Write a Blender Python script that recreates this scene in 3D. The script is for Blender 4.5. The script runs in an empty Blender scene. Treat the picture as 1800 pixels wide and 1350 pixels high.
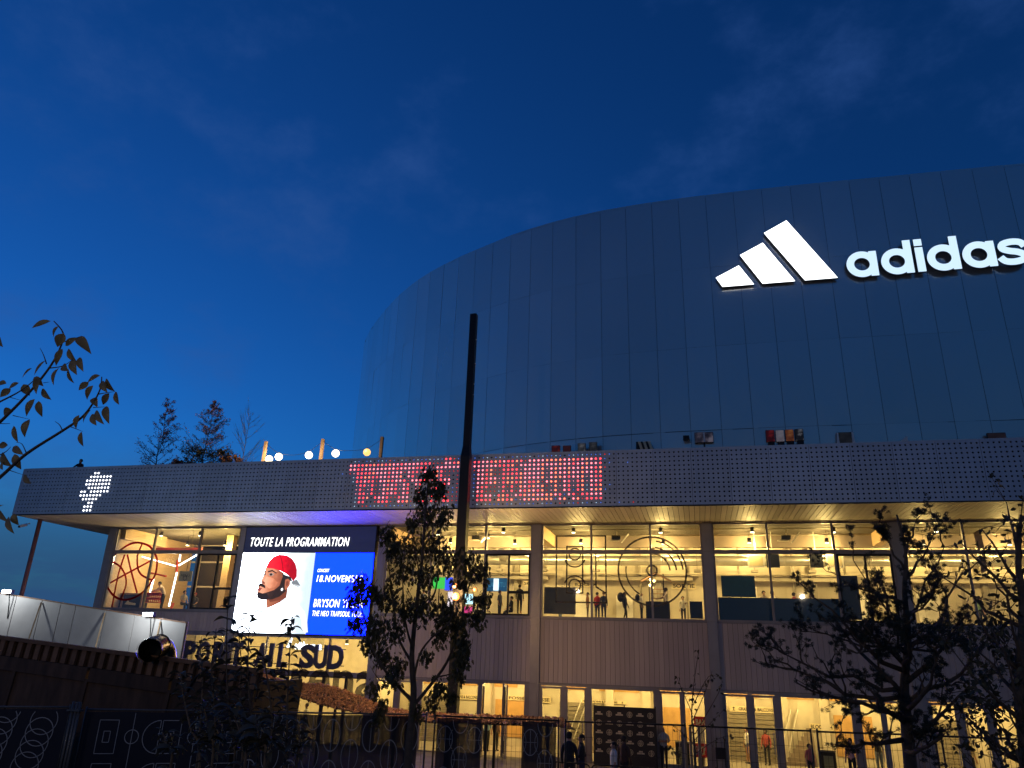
import bpy, bmesh, math, random
from mathutils import Vector, Matrix, noise as mnoise
random.seed(7)
sc = bpy.context.scene
COL = sc.collection
R = math.radians

# ------------------------------------------------------------------ camera
EYE = Vector((0, 0, 4.7))                       # photographer stands on the bank, eye 1.6 m above it
FPX, PITCH, ROLL, YAW = 1292.337, R(20.0948), R(1.85247), R(14.0697)
c_fwd = Vector((-math.sin(YAW) * math.cos(PITCH), math.cos(YAW) * math.cos(PITCH), math.sin(PITCH)))
c_r0 = Vector((math.cos(YAW), math.sin(YAW), 0)); c_u0 = c_r0.cross(c_fwd)
c_rt = math.cos(ROLL) * c_r0 + math.sin(ROLL) * c_u0
c_up = -math.sin(ROLL) * c_r0 + math.cos(ROLL) * c_u0
cam = bpy.data.cameras.new('camera'); cam_o = bpy.data.objects.new('camera', cam); COL.objects.link(cam_o)
mw = Matrix((c_rt, c_up, -c_fwd)).transposed().to_4x4(); mw.translation = EYE
cam_o.matrix_world = mw; cam.sensor_width = 36; cam.lens = FPX / 1800 * 36
cam.clip_start = 0.05; cam.clip_end = 3000; sc.camera = cam_o

# ------------------------------------------------------------------ world: dusk sky, thin cloud, darker bank low down
SUN_EL, SUN_ROT = -3.0, -60.0
w = bpy.data.worlds.new('World'); sc.world = w; w.use_nodes = True
nt = w.node_tree; N = nt.nodes; LK = nt.links
bg = N['Background']
sky = N.new('ShaderNodeTexSky'); sky.sky_type = 'NISHITA'; sky.sun_disc = False
sky.sun_elevation = R(SUN_EL); sky.sun_rotation = R(SUN_ROT)
tint = N.new('ShaderNodeMixRGB'); tint.blend_type = 'MULTIPLY'; tint.inputs[0].default_value = 1
tint.inputs[2].default_value = (0.070, 0.72, 2.3, 1)
LK.new(sky.outputs[0], tint.inputs[1])
tc = N.new('ShaderNodeTexCoord')
def wnoise(scale, detail, lo, hi, sx=1, sy=1, sz=1):
    mp = N.new('ShaderNodeMapping'); mp.inputs['Scale'].default_value = (sx, sy, sz)
    LK.new(tc.outputs['Generated'], mp.inputs[0])
    nz = N.new('ShaderNodeTexNoise'); nz.inputs['Scale'].default_value = scale; nz.inputs['Detail'].default_value = detail
    nz.inputs['Roughness'].default_value = 0.6
    LK.new(mp.outputs[0], nz.inputs['Vector'])
    mr = N.new('ShaderNodeMapRange'); mr.inputs[1].default_value = lo; mr.inputs[2].default_value = hi
    mr.interpolation_type = 'SMOOTHSTEP'
    LK.new(nz.outputs['Fac'], mr.inputs[0]); return mr.outputs[0]
cl = wnoise(4.2, 7, 0.47, 0.78, 1, 1, 1.6)
cm = N.new('ShaderNodeMath'); cm.operation = 'MULTIPLY'; cm.inputs[1].default_value = 0.55; LK.new(cl, cm.inputs[0])
mix1 = N.new('ShaderNodeMixRGB'); mix1.inputs[2].default_value = (0.030, 0.090, 0.30, 1)
LK.new(cm.outputs[0], mix1.inputs[0]); LK.new(tint.outputs[0], mix1.inputs[1])
# low cloud bank all round the horizon
sp = N.new('ShaderNodeSeparateXYZ'); LK.new(tc.outputs['Generated'], sp.inputs[0])
lowz = N.new('ShaderNodeMapRange'); lowz.inputs[1].default_value = 0.26; lowz.inputs[2].default_value = 0.05
lowz.inputs[3].default_value = 0; lowz.inputs[4].default_value = 1; lowz.interpolation_type = 'SMOOTHSTEP'
LK.new(sp.outputs[2], lowz.inputs[0])
bn = wnoise(3.0, 5, 0.12, 0.5, 1, 1, 4)
bm_ = N.new('ShaderNodeMath'); bm_.operation = 'MULTIPLY'; LK.new(lowz.outputs[0], bm_.inputs[0]); LK.new(bn, bm_.inputs[1])
mix2 = N.new('ShaderNodeMixRGB'); mix2.inputs[2].default_value = (0.024, 0.078, 0.19, 1)
LK.new(bm_.outputs[0], mix2.inputs[0]); LK.new(mix1.outputs[0], mix2.inputs[1])
LK.new(mix2.outputs[0], bg.inputs[0]); bg.inputs[1].default_value = 1.0

# ------------------------------------------------------------------ sun: just below the horizon, almost no direct light left
sl = bpy.data.lights.new('sun', 'SUN'); sl.energy = 0.02; sl.angle = R(10); sl.color = (1, .75, .6)
so = bpy.data.objects.new('sun', sl); COL.objects.link(so)
sd = Vector((math.sin(R(SUN_ROT)) , math.cos(R(SUN_ROT)), math.tan(R(2)))).normalized()
so.rotation_euler = sd.to_track_quat('Z', 'Y').to_euler(); so.location = (0, 0, 60)

vs = sc.view_settings; vs.view_transform = 'Standard'; vs.look = 'None'; vs.gamma = 1; vs.exposure = 0
try: vs.use_curve_mapping = False
except Exception: pass
sc.render.engine = 'CYCLES'; cy = sc.cycles
cy.use_denoising = True; cy.use_adaptive_sampling = True; cy.adaptive_threshold = .025; cy.max_bounces = 6; cy.diffuse_bounces = 3; cy.glossy_bounces = 3; cy.transparent_max_bounces = 16
cy.transmission_bounces = 3; cy.caustics_reflective = False; cy.caustics_refractive = False
cy.sample_clamp_indirect = 4.0; cy.use_light_tree = True

# ------------------------------------------------------------------ helpers
def at(px, py, Y):
    """point on the plane at depth Y that the photograph shows at px,py (1800 x 1350)"""
    d = c_rt * ((px - 900) / FPX) - c_up * ((py - 675) / FPX) + c_fwd
    return EYE + d * (Y / d.y)
MATS = {}
def nmat(name):
    m = bpy.data.materials.new(name); m.use_nodes = True
    return m, m.node_tree, m.node_tree.nodes['Principled BSDF']
def mat(name, col, rough=.6, metal=0., var=.12, scale=6., bump=0., bscale=None, emis=None, es=0., stretch=None, spec=None):
    if name in MATS: return MATS[name]
    m, t, p = nmat(name); n = t.nodes; l = t.links
    p.inputs['Roughness'].default_value = rough; p.inputs['Metallic'].default_value = metal
    if spec is not None: p.inputs['Specular IOR Level'].default_value = spec
    c = (col[0], col[1], col[2], 1)
    p.inputs['Base Color'].default_value = c
    tcn = n.new('ShaderNodeTexCoord'); src = tcn.outputs['Object']
    if stretch:
        mp = n.new('ShaderNodeMapping'); mp.inputs['Scale'].default_value = stretch; l.new(src, mp.inputs[0]); src = mp.outputs[0]
    if var > 0:
        nz = n.new('ShaderNodeTexNoise'); nz.inputs['Scale'].default_value = scale; nz.inputs['Detail'].default_value = 5
        l.new(src, nz.inputs['Vector'])
        mr = n.new('ShaderNodeMapRange'); mr.inputs[1].default_value = .3; mr.inputs[2].default_value = .7
        mr.inputs[3].default_value = 1 - var; mr.inputs[4].default_value = 1 + var; l.new(nz.outputs['Fac'], mr.inputs[0])
        oi = n.new('ShaderNodeObjectInfo'); m2 = n.new('ShaderNodeMapRange')
        m2.inputs[3].default_value = 1 - var * .6; m2.inputs[4].default_value = 1 + var * .6; l.new(oi.outputs['Random'], m2.inputs[0])
        mu = n.new('ShaderNodeMath'); mu.operation = 'MULTIPLY'; l.new(mr.outputs[0], mu.inputs[0]); l.new(m2.outputs[0], mu.inputs[1])
        vm = n.new('ShaderNodeVectorMath'); vm.operation = 'SCALE'; vm.inputs[0].default_value = col[:3]; l.new(mu.outputs[0], vm.inputs['Scale'])
        l.new(vm.outputs[0], p.inputs['Base Color'])
        r2 = n.new('ShaderNodeMapRange'); r2.inputs[3].default_value = max(0, rough - .08); r2.inputs[4].default_value = min(1, rough + .08)
        l.new(nz.outputs['Fac'], r2.inputs[0]); l.new(r2.outputs[0], p.inputs['Roughness'])
    if bump > 0:
        nb = n.new('ShaderNodeTexNoise'); nb.inputs['Scale'].default_value = bscale or scale * 3; nb.inputs['Detail'].default_value = 4
        l.new(src, nb.inputs['Vector']); b = n.new('ShaderNodeBump'); b.inputs['Strength'].default_value = bump; b.inputs['Distance'].default_value = .02
        l.new(nb.outputs['Fac'], b.inputs['Height']); l.new(b.outputs[0], p.inputs['Normal'])
    if emis:
        p.inputs['Emission Color'].default_value = (emis[0], emis[1], emis[2], 1); p.inputs['Emission Strength'].default_value = es
    MATS[name] = m; return m
def emat(name, col, s):
    if name in MATS: return MATS[name]
    m, t, p = nmat(name); p.inputs['Base Color'].default_value = (.02, .02, .02, 1); p.inputs['Roughness'].default_value = .5
    p.inputs['Emission Color'].default_value = (*col, 1); p.inputs['Emission Strength'].default_value = s
    MATS[name] = m; return m
def glassmat(name, tintc=(.93, .95, .94), gl=1.0, refl=.02):
    if name in MATS: return MATS[name]
    m, t, p = nmat(name); n = t.nodes; l = t.links; n.remove(p); out = n['Material Output']
    tr = n.new('ShaderNodeBsdfTransparent'); tr.inputs[0].default_value = (*tintc, 1)
    g = n.new('ShaderNodeBsdfGlossy'); g.inputs['Roughness'].default_value = refl
    fr = n.new('ShaderNodeFresnel'); fr.inputs[0].default_value = 1.5
    mu = n.new('ShaderNodeMath'); mu.operation = 'MULTIPLY'; mu.inputs[1].default_value = gl; l.new(fr.outputs[0], mu.inputs[0])
    mx = n.new('ShaderNodeMixShader'); l.new(mu.outputs[0], mx.inputs[0]); l.new(tr.outputs[0], mx.inputs[1]); l.new(g.outputs[0], mx.inputs[2])
    l.new(mx.outputs[0], out.inputs[0]); MATS[name] = m; return m
def meshclothmat(name, col, opac):
    if name in MATS: return MATS[name]
    m, t, p = nmat(name); n = t.nodes; l = t.links; out = n['Material Output']
    p.inputs['Base Color'].default_value = (*col, 1); p.inputs['Roughness'].default_value = .9
    tr = n.new('ShaderNodeBsdfTransparent'); mx = n.new('ShaderNodeMixShader'); mx.inputs[0].default_value = opac
    l.new(tr.outputs[0], mx.inputs[1]); l.new(p.outputs[0], mx.inputs[2]); l.new(mx.outputs[0], out.inputs[0]); MATS[name] = m; return m

def filtermat(name, tr_):
    if name in MATS: return MATS[name]
    m, t, p = nmat(name); n = t.nodes; l = t.links; out = n['Material Output']; p.inputs['Base Color'].default_value = (.45, .01, .02, 1)
    tr = n.new('ShaderNodeBsdfTransparent'); tr.inputs[0].default_value = (*tr_, 1); mx = n.new('ShaderNodeMixShader'); mx.inputs[0].default_value = .3
    l.new(tr.outputs[0], mx.inputs[1]); l.new(p.outputs[0], mx.inputs[2]); l.new(mx.outputs[0], out.inputs[0]); MATS[name] = m; return m
ORG = {}
def org(o): return ORG.get(o.name, Vector()) if o else Vector()
def tag(o, label=None, cat=None, group=None, kind=None):
    if label: o['label'] = label
    if cat: o['category'] = cat
    if group: o['group'] = group
    if kind: o['kind'] = kind
    return o
def thing(name, label, cat, loc=(0, 0, 0), group=None):
    o = bpy.data.objects.new(name, None); COL.objects.link(o); o.empty_display_size = .2
    o.location = loc; ORG[o.name] = Vector(loc); return tag(o, label, cat, group)
def link(name, me, parent=None, loc=None):
    o = bpy.data.objects.new(name, me); COL.objects.link(o)
    if parent: o.parent = parent
    if loc is not None: o.location = Vector(loc) - org(parent)
    ORG[o.name] = org(parent) if loc is None else Vector(loc)
    return o
BOXF = ((0, 3, 2, 1), (4, 5, 6, 7), (0, 1, 5, 4), (1, 2, 6, 5), (2, 3, 7, 6), (3, 0, 4, 7))
class MB:
    def __init__(s): s.v = []; s.f = []; s.sm = []
    def add(s, vs, fs, smooth=False):
        b = len(s.v); s.v += [Vector(q) for q in vs]; s.f += [tuple(i + b for i in f) for f in fs]; s.sm += [smooth] * len(fs); return s
    def box(s, x0, x1, y0, y1, z0, z1):
        return s.add([(x0, y0, z0), (x1, y0, z0), (x1, y1, z0), (x0, y1, z0), (x0, y0, z1), (x1, y0, z1), (x1, y1, z1), (x0, y1, z1)], BOXF)
    def obox(s, c, ax, ay, az):
        c, ax, ay, az = map(Vector, (c, ax, ay, az)); P = []
        for k in (-1, 1):
            for i, j in ((-1, -1), (1, -1), (1, 1), (-1, 1)): P.append(c + ax * i + ay * j + az * k)
        return s.add(P, BOXF)
    def beam(s, a, b, wd, ht, up=(0, 0, 1)):
        a, b = Vector(a), Vector(b); d = (b - a); L = d.length
        if L < 1e-6: return s
        d /= L; u = Vector(up); sd = d.cross(u)
        if sd.length < 1e-4: sd = d.cross(Vector((0, 1, 0)))
        sd.normalize(); u = sd.cross(d)
        return s.obox((a + b) / 2, d * L / 2, sd * wd / 2, u * ht / 2)
    def tube(s, pts, rad, n=8, cap=True, smooth=True):
        pts = [Vector(p) for p in pts]; m = len(pts)
        if not hasattr(rad, '__len__'): rad = [rad] * m
        b = len(s.v); ref = None
        for i, p in enumerate(pts):
            d = (pts[min(i + 1, m - 1)] - pts[max(i - 1, 0)])
            if d.length < 1e-9: d = Vector((0, 0, 1))
            d.normalize()
            if ref is None:
                ref = d.cross(Vector((0, 0, 1)))
                if ref.length < .05: ref = d.cross(Vector((1, 0, 0)))
            ref = (ref - d * ref.dot(d)); ref.normalize(); q = d.cross(ref)
            for k in range(n):
                a = 2 * math.pi * k / n; s.v.append(p + (ref * math.cos(a) + q * math.sin(a)) * rad[i])
        for i in range(m - 1):
            for k in range(n):
                k2 = (k + 1) % n
                s.f.append((b + i * n + k, b + i * n + k2, b + (i + 1) * n + k2, b + (i + 1) * n + k)); s.sm.append(smooth)
        if cap:
            s.f.append(tuple(b + k for k in range(n))[::-1]); s.sm.append(False)
            s.f.append(tuple(b + (m - 1) * n + k for k in range(n))); s.sm.append(False)
        return s
    def prism(s, poly, y0, y1):
        """poly of (x,z) seen from -Y, extruded y0..y1"""
        n = len(poly); b = len(s.v)
        s.v += [Vector((x, y0, z)) for x, z in poly] + [Vector((x, y1, z)) for x, z in poly]
        a = sum(poly[i][0] * poly[(i + 1) % n][1] - poly[(i + 1) % n][0] * poly[i][1] for i in range(n))
        fr = tuple(b + i for i in range(n)); bk = tuple(b + n + i for i in range(n))[::-1]
        if a < 0: fr = fr[::-1]; bk = bk[::-1]
        s.f += [fr, bk]; s.sm += [False] * 2
        for i in range(n):
            j = (i + 1) % n; q = (b + i, b + n + i, b + n + j, b + j)
            s.f.append(q if a > 0 else q[::-1]); s.sm.append(False)
        return s
    def ring(s, cx, cz, r0, r1, y0, y1, n=32, a0=0, a1=2 * math.pi, ex=1, ez=1):
        full = abs(a1 - a0) > 2 * math.pi - 1e-3; b = len(s.v); m = n if full else n + 1
        for i in range(m):
            a = a0 + (a1 - a0) * i / n; c_, s_ = math.cos(a), math.sin(a)
            for rr in (r0, r1):
                for y in (y0, y1): s.v.append(Vector((cx + rr * c_ * ex, y, cz + rr * s_ * ez)))
        for i in range(n):
            p, q = b + 4 * i, b + 4 * ((i + 1) % m)
            for x, y in ((0, 2), (2, 3), (3, 1), (1, 0)):
                s.f.append((p + x, p + y, q + y, q + x)); s.sm.append(False)
        if not full:
            s.f += [(b, b + 1, b + 3, b + 2), (b + 4 * n, b + 4 * n + 2, b + 4 * n + 3, b + 4 * n + 1)]; s.sm += [False] * 2
        return s
    def ball(s, c, r, n=10, m=7, sz=1.0):
        c = Vector(c); b = len(s.v); s.v.append(c + Vector((0, 0, r * sz)))
        for i in range(1, m):
            t = math.pi * i / m
            for k in range(n):
                a = 2 * math.pi * k / n; s.v.append(c + Vector((r * math.sin(t) * math.cos(a), r * math.sin(t) * math.sin(a), r * sz * math.cos(t))))
        s.v.append(c - Vector((0, 0, r * sz)))
        for k in range(n):
            k2 = (k + 1) % n; s.f.append((b, b + 1 + k, b + 1 + k2)); s.sm.append(True)
            for i in range(m - 2): s.f.append((b + 1 + i * n + k, b + 1 + (i + 1) * n + k, b + 1 + (i + 1) * n + k2, b + 1 + i * n + k2)); s.sm.append(True)
            s.f.append((b + 1 + (m - 2) * n + k, len(s.v) - 1, b + 1 + (m - 2) * n + k2)); s.sm.append(True)
        return s
    def mesh(s, name, material, o=Vector()):
        me = bpy.data.meshes.new(name); me.from_pydata([v - o for v in s.v], [], s.f)
        me.polygons.foreach_set('use_smooth', s.sm); me.materials.append(material); me.update(); return me
    def obj(s, name, material, parent=None, fix=False):
        me = s.mesh(name, material, org(parent))
        if fix:
            bm = bmesh.new(); bm.from_mesh(me); bmesh.ops.recalc_face_normals(bm, faces=bm.faces); bm.to_mesh(me); bm.free()
        return link(name, me, parent)
CUBES = {}
def piece(name, parent, material, x0, x1, y0, y1, z0, z1):
    """one box-shaped piece: an object of its own on shared mesh data"""
    k = material.name
    if k not in CUBES: CUBES[k] = MB().box(-.5, .5, -.5, .5, -.5, .5).mesh('box_' + k, material)
    o = link(name, CUBES[k], parent, ((x0 + x1) / 2, (y0 + y1) / 2, (z0 + z1) / 2)); o.scale = (x1 - x0, y1 - y0, z1 - z0); return o
def text_mesh(s, shear=0., bold=0., depth=.02, spacing=1.0):
    c = bpy.data.curves.new('t', 'FONT'); c.body = s; c.size = 1; c.shear = shear; c.offset = bold; c.extrude = depth; c.space_character = spacing
    c.resolution_u = 3; c.fill_mode = 'BOTH'
    o = bpy.data.objects.new('t', c); COL.objects.link(o)
    dg = bpy.context.evaluated_depsgraph_get(); me = bpy.data.meshes.new_from_object(o.evaluated_get(dg))
    bpy.data.objects.remove(o); bpy.data.curves.remove(c); return me
def text(name, s, x0, x1, z0, z1, y, material, parent=None, **k):
    """lettering whose box spans x0..x1, z0..z1 on a wall at depth y, facing the street"""
    dep = k.pop('d', .02); me = text_mesh(s, **k); me.name = name
    xs = [v.co.x for v in me.vertices]; ys = [v.co.y for v in me.vertices]; zs = [v.co.z for v in me.vertices]
    ax, bx, ay, by, az, bz = min(xs), max(xs), min(ys), max(ys), min(zs), max(zs); o = org(parent)
    for v in me.vertices:
        p = v.co
        v.co = Vector((x0 + (p.x - ax) / (bx - ax) * (x1 - x0), y - (p.z - az) / max(1e-6, bz - az) * dep, z0 + (p.y - ay) / (by - ay) * (z1 - z0))) - o
    me.materials.clear(); me.materials.append(material); me.update(); return link(name, me, parent)
def gz(Y):
    """ground height: plaza at -0.4, rising to the bank the photographer stands on"""
    if Y >= 35: return -.4
    if Y >= 20: return -.4 + (35 - Y) * .1
    if Y >= 0: return 1.1 + (20 - Y) * .1
    return 3.1
def lamp_light(name, kind, loc, power, col, parent=None, size=.08, **k):
    l = bpy.data.lights.new(name, kind); l.energy = power; l.color = col
    if kind == 'AREA': l.size = size
    else: l.shadow_soft_size = size
    for a, b in k.items(): setattr(l, a, b)
    o = bpy.data.objects.new(name, l); COL.objects.link(o)
    if parent: o.parent = parent
    o.location = Vector(loc) - org(parent); return o

# ------------------------------------------------------------------ materials
M = dict(
 frame=mat('frame_grey', (.24, .225, .24), .5, .3, .08, 3), column=mat('column_cladding', (.27, .26, .28), .45, .35, .08, 2),
 black=mat('black_metal', (.012, .012, .014), .5, .3, .1), clad=mat('cladding_board', (.40, .355, .355), .7, 0, .12, 5, .12, 30, stretch=(3, 3, .35)),
 cladback=mat('cladding_backing', (.035, .03, .03), .9), plank=mat('soffit_plank', (.52, .44, .33), .6, 0, .22, 4, .1, 20, stretch=(2.5, .35, 2.5)),
 iplank=mat('ceiling_plank', (.55, .38, .20), .6, 0, .13, 4, .1, 20, stretch=(.35, 2.5, 2.5)), glulam=mat('glulam_beam', (.52, .36, .19), .55, 0, .1, 4, stretch=(2, .3, 2)),
 soffb=mat('soffit_backing', (.06, .05, .04), .9), fascia=mat('fascia_metal', (.42, .48, .56), .42, .3, .12, .7, .08, 9),
 fascback=mat('fascia_backing', (.008, .008, .011), .9), drum=None, drumback=mat('drum_backing', (.05, .055, .07), .8, .2),
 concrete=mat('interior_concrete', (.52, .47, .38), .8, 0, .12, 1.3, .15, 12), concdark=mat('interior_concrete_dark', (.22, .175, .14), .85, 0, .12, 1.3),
 floor=mat('interior_floor', (.33, .30, .26), .4, 0, .1, 2), slab=mat('roof_slab', (.2, .2, .2), .9),
 duct=mat('duct_metal', (.62, .60, .55), .33, .8, .08, 3, .1, 6), glass=glassmat('window_glass', gl=.8), dglass=glassmat('dark_glass', (.04, .05, .055), 2.2),
 bulbw=emat('lamp_glow_warm', (1, .83, .5), 9), white=mat('white_paint', (.75, .73, .68), .55, 0, .05),
 signw=mat('sign_cream', (.62, .53, .34), .6, 0, .05), dark=mat('dark_print', (.03, .025, .02), .7), red=mat('red_print', (.55, .02, .02), .5, 0, .08),
 vinyl=meshclothmat('grey_vinyl', (.11, .10, .09), .70), redvinyl=filtermat('red_vinyl', (.62, .012, .03)), wood=mat('timber', (.30, .19, .10), .7, 0, .2, 5, stretch=(1, 1, .2)),
 ground=mat('plaza_paving', (.16, .15, .14), .85, 0, .25, 1.5, .4, 25), soil=mat('planting_soil', (.05, .036, .025), .95, 0, .3, 5, .6, 40),
)
def drum_material():
    m, t, p = nmat('drum_aluminium'); n = t.nodes; l = t.links
    p.inputs['Metallic'].default_value = .73
    tcn = n.new('ShaderNodeTexCoord'); oi = n.new('ShaderNodeObjectInfo')
    mr = n.new('ShaderNodeMapRange'); mr.inputs[3].default_value = .74; mr.inputs[4].default_value = .82; l.new(oi.outputs['Random'], mr.inputs[0])
    cb = n.new('ShaderNodeCombineColor')
    for i, k in enumerate((1.08, 1.0, .90)):
        mu = n.new('ShaderNodeMath'); mu.operation = 'MULTIPLY'; mu.inputs[1].default_value = k; l.new(mr.outputs[0], mu.inputs[0]); l.new(mu.outputs[0], cb.inputs[i])
    l.new(cb.outputs[0], p.inputs['Base Color'])
    nz = n.new('ShaderNodeTexNoise'); nz.inputs['Scale'].default_value = .9; nz.inputs['Detail'].default_value = 3; l.new(tcn.outputs['Object'], nz.inputs['Vector'])
    r2 = n.new('ShaderNodeMapRange'); r2.inputs[3].default_value = .15; r2.inputs[4].default_value = .26; l.new(nz.outputs['Fac'], r2.inputs[0]); l.new(r2.outputs[0], p.inputs['Roughness'])
    nb = n.new('ShaderNodeTexNoise'); nb.inputs['Scale'].default_value = .5; l.new(tcn.outputs['Object'], nb.inputs['Vector'])
    b = n.new('ShaderNodeBump'); b.inputs['Strength'].default_value = .12; b.inputs['Distance'].default_value = .15; l.new(nb.outputs['Fac'], b.inputs['Height']); l.new(b.outputs[0], p.inputs['Normal'])
    return m
M['drum'] = drum_material()
# ================================================================== GROUND
g = MB(); ys = [-300, -60, -10, 0, 5, 10, 15, 20, 25, 30, 35, 36, 60, 120, 400, 900]; xs = [-700, -200, -60, -30, -10, 10, 30, 60, 200, 700]
vs_ = [(x, y, gz(y)) for y in ys for x in xs]; nx = len(xs)
g.add(vs_, [(j * nx + i, j * nx + i + 1, (j + 1) * nx + i + 1, (j + 1) * nx + i) for j in range(len(ys) - 1) for i in range(nx - 1)])
tag(g.obj('ground', M['ground']), kind='structure')

# ================================================================== ARENA BUILDING
FY, FA = 41.6, 36.6                         # window plane and fascia plane
ZH, ZT, ZS, ZP, Z0 = 11.71, 14.57, 6.565, 3.218, -.4     # window head, fascia top, sill, panel bottom, plaza
BAY = 9.39; CX = [.743 + BAY * k for k in range(-4, 5)]  # column centres
XL, XR = -37.55, CX[-1] + .3
b = thing('arena_building', 'large sports arena with glazed timber podium, perforated band and rounded metal drum', 'building', (0, 42, Z0))
# columns
for i, c in enumerate(CX):
    x0, x1 = (XL, XL + .6) if i == 0 else (c - .255, c + .255)
    m = MB()
    for z0, z1 in ((Z0, ZP - .012), (ZP, ZS - .012), (ZS, 10.12), (10.132, ZH - .02)):
        m.box(x0, x1, FY - .13, FY + .3, z0, z1)
        m.box(x0 + .11, x1 - .11, FY - .15, FY - .129, z0, z1)
    m.box(x0 + .03, x1 - .03, FY - .10, FY + .28, Z0, ZH - .03)
    m.obj('column', M['column'], b)
# cladding boards
def cladding(x0, x1, z0, z1, bw=.252):
    bk = MB().box(x0, x1, FY + .06, FY + .2, z0, z1).obj('cladding', M['cladback'], b)
    n = max(1, round((x1 - x0) / bw)); s = (x1 - x0) / n
    for k in range(n):
        d = random.uniform(0, .007); piece('board', bk, M['clad'], x0 + k * s + .007, x0 + (k + 1) * s - .007, FY - d, FY + .059, z0 + .03, z1 - .02)
    t = MB(); t.box(x0, x1, FY - .05, FY + .05, z1 - .015, z1 + .05); t.box(x0, x1, FY - .04, FY + .05, z0 - .035, z0 + .02)
    t.obj('cladding_trim', M['frame'], b)
def edges(i):
    a = XL + .6 if i == 0 else CX[i] + .255
    return a, CX[i + 1] - .255
for i in range(len(CX) - 1):
    x0, x1 = edges(i)
    if i == 0: cladding(x0, x1, 5.36, ZS - .06)
    elif i == 1: continue
    else: cladding(x0, x1, ZP + .04, ZS - .06)
# upper windows
def pane(parent, x0, x1, z0, z1, y=FY + .02, mt='glass'):
    return piece('pane', parent, M[mt], x0, x1, y - .008, y + .008, z0, z1)
ZW0, ZW1, ZU0, ZU1 = 6.66, 10.03, 10.24, 11.6
for i in range(len(CX) - 1):
    if i == 1: continue
    x0, x1 = edges(i); c = CX[i]; m1, m2 = (c + 2.85, c + 6.22) if i == 0 else (c + 3.10, c + 6.36)
    f = MB(); w2 = .055
    f.box(x0, x1, FY - .06, FY + .1, ZU1, ZH - .02); f.box(x0, x1, FY - .08, FY + .1, ZW1, ZU0); f.box(x0, x1, FY - .06, FY + .1, ZS - .005, ZW0)
    for xx in (x0 + .05, m1, m2, x1 - .05):
        f.box(xx - w2, xx + w2, FY - .055, FY + .1, ZW0, ZW1); f.box(xx - w2, xx + w2, FY - .055, FY + .1, ZU0, ZU1)
    fr = f.obj('window_frame', M['frame'], b)
    xx = [x0 + .05, m1, m2, x1 - .05]
    for k in range(3):
        pane(fr, xx[k] + w2, xx[k + 1] - w2, ZU0, ZU1)
        if k < 2 or i == 3: pane(fr, xx[k] + w2, xx[k + 1] - w2, ZW0, ZW1)
    if i != 3:                       # black opening casement in the last field
        a, d = m2 + w2, x1 - .05 - w2; mid = a + (d - a) * .52; e = .05
        k = MB(); k.box(a, d, FY - .03, FY + .08, ZW1 - .1, ZW1 - .002); k.box(a, d, FY - .03, FY + .08, ZW0 + .002, ZW0 + .1)
        for q in (a + e, mid, d - e): k.box(q - e, q + e, FY - .03, FY + .08, ZW0 + .1, ZW1 - .1)
        k.box(mid + e, d - 2 * e, FY - .03, FY + .08, 7.84, 7.98); k.obj('casement', M['black'], fr)
        pane(fr, a + 2 * e, mid - e, ZW0 + .1, ZW1 - .1); pane(fr, mid + e, d - 2 * e, ZW0 + .1, 7.84); pane(fr, mid + e, d - 2 * e, 7.98, ZW1 - .1)
# ground-floor glazing
def glazing(name, xs, zt, zb=Z0, y=FY, w_=.05, mt='frame', hh=.07):
    f = MB(); f.box(xs[0], xs[-1], y - .05, y + .1, zt - hh, zt); f.box(xs[0], xs[-1], y - .05, y + .1, zb, zb + .06)
    for x in xs: f.box(max(xs[0], x - w_), min(xs[-1], x + w_), y - .05, y + .1, zb + .06, zt - hh)
    fr = f.obj(name, M[mt], b)
    for k in range(len(xs) - 1): pane(fr, xs[k] + w_, xs[k + 1] - w_, zb + .06, zt - hh)
    return fr
def door(x0, x1, zt=3.1, ang=0., mt='frame'):
    """single glazed leaf, hinged on x0; ang>0 opens outward"""
    f = MB(); e = .085; wd = x1 - x0
    ca, sa = math.cos(ang), math.sin(ang); P = lambda u, v, z: (x0 + u * ca + v * sa, FY - u * sa + v * ca, z)
    def bx(u0, u1, v0, v1, z0, z1): f.add([P(u0, v0, z0), P(u1, v0, z0), P(u1, v1, z0), P(u0, v1, z0), P(u0, v0, z1), P(u1, v0, z1), P(u1, v1, z1), P(u0, v1, z1)], BOXF)
    bx(0, e, -.03, .04, Z0 + .01, zt); bx(wd - e, wd, -.03, .04, Z0 + .01, zt); bx(e, wd - e, -.03, .04, zt - .1, zt); bx(e, wd - e, -.03, .04, Z0 + .01, Z0 + .16)
    d = f.obj('door', M[mt], b)
    f = MB(); bx(e, wd - e, -.006, .006, Z0 + .16, zt - .1); f.obj('pane', M['glass'], d)
    f = MB(); bx(wd - .19, wd - .15, -.09, -.06, .45, 1.45); bx(wd - .18, wd - .16, -.06, -.03, .5, .53); bx(wd - .18, wd - .16, -.06, -.03, 1.37, 1.4); f.obj('handle', M['duct'], d)
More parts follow.
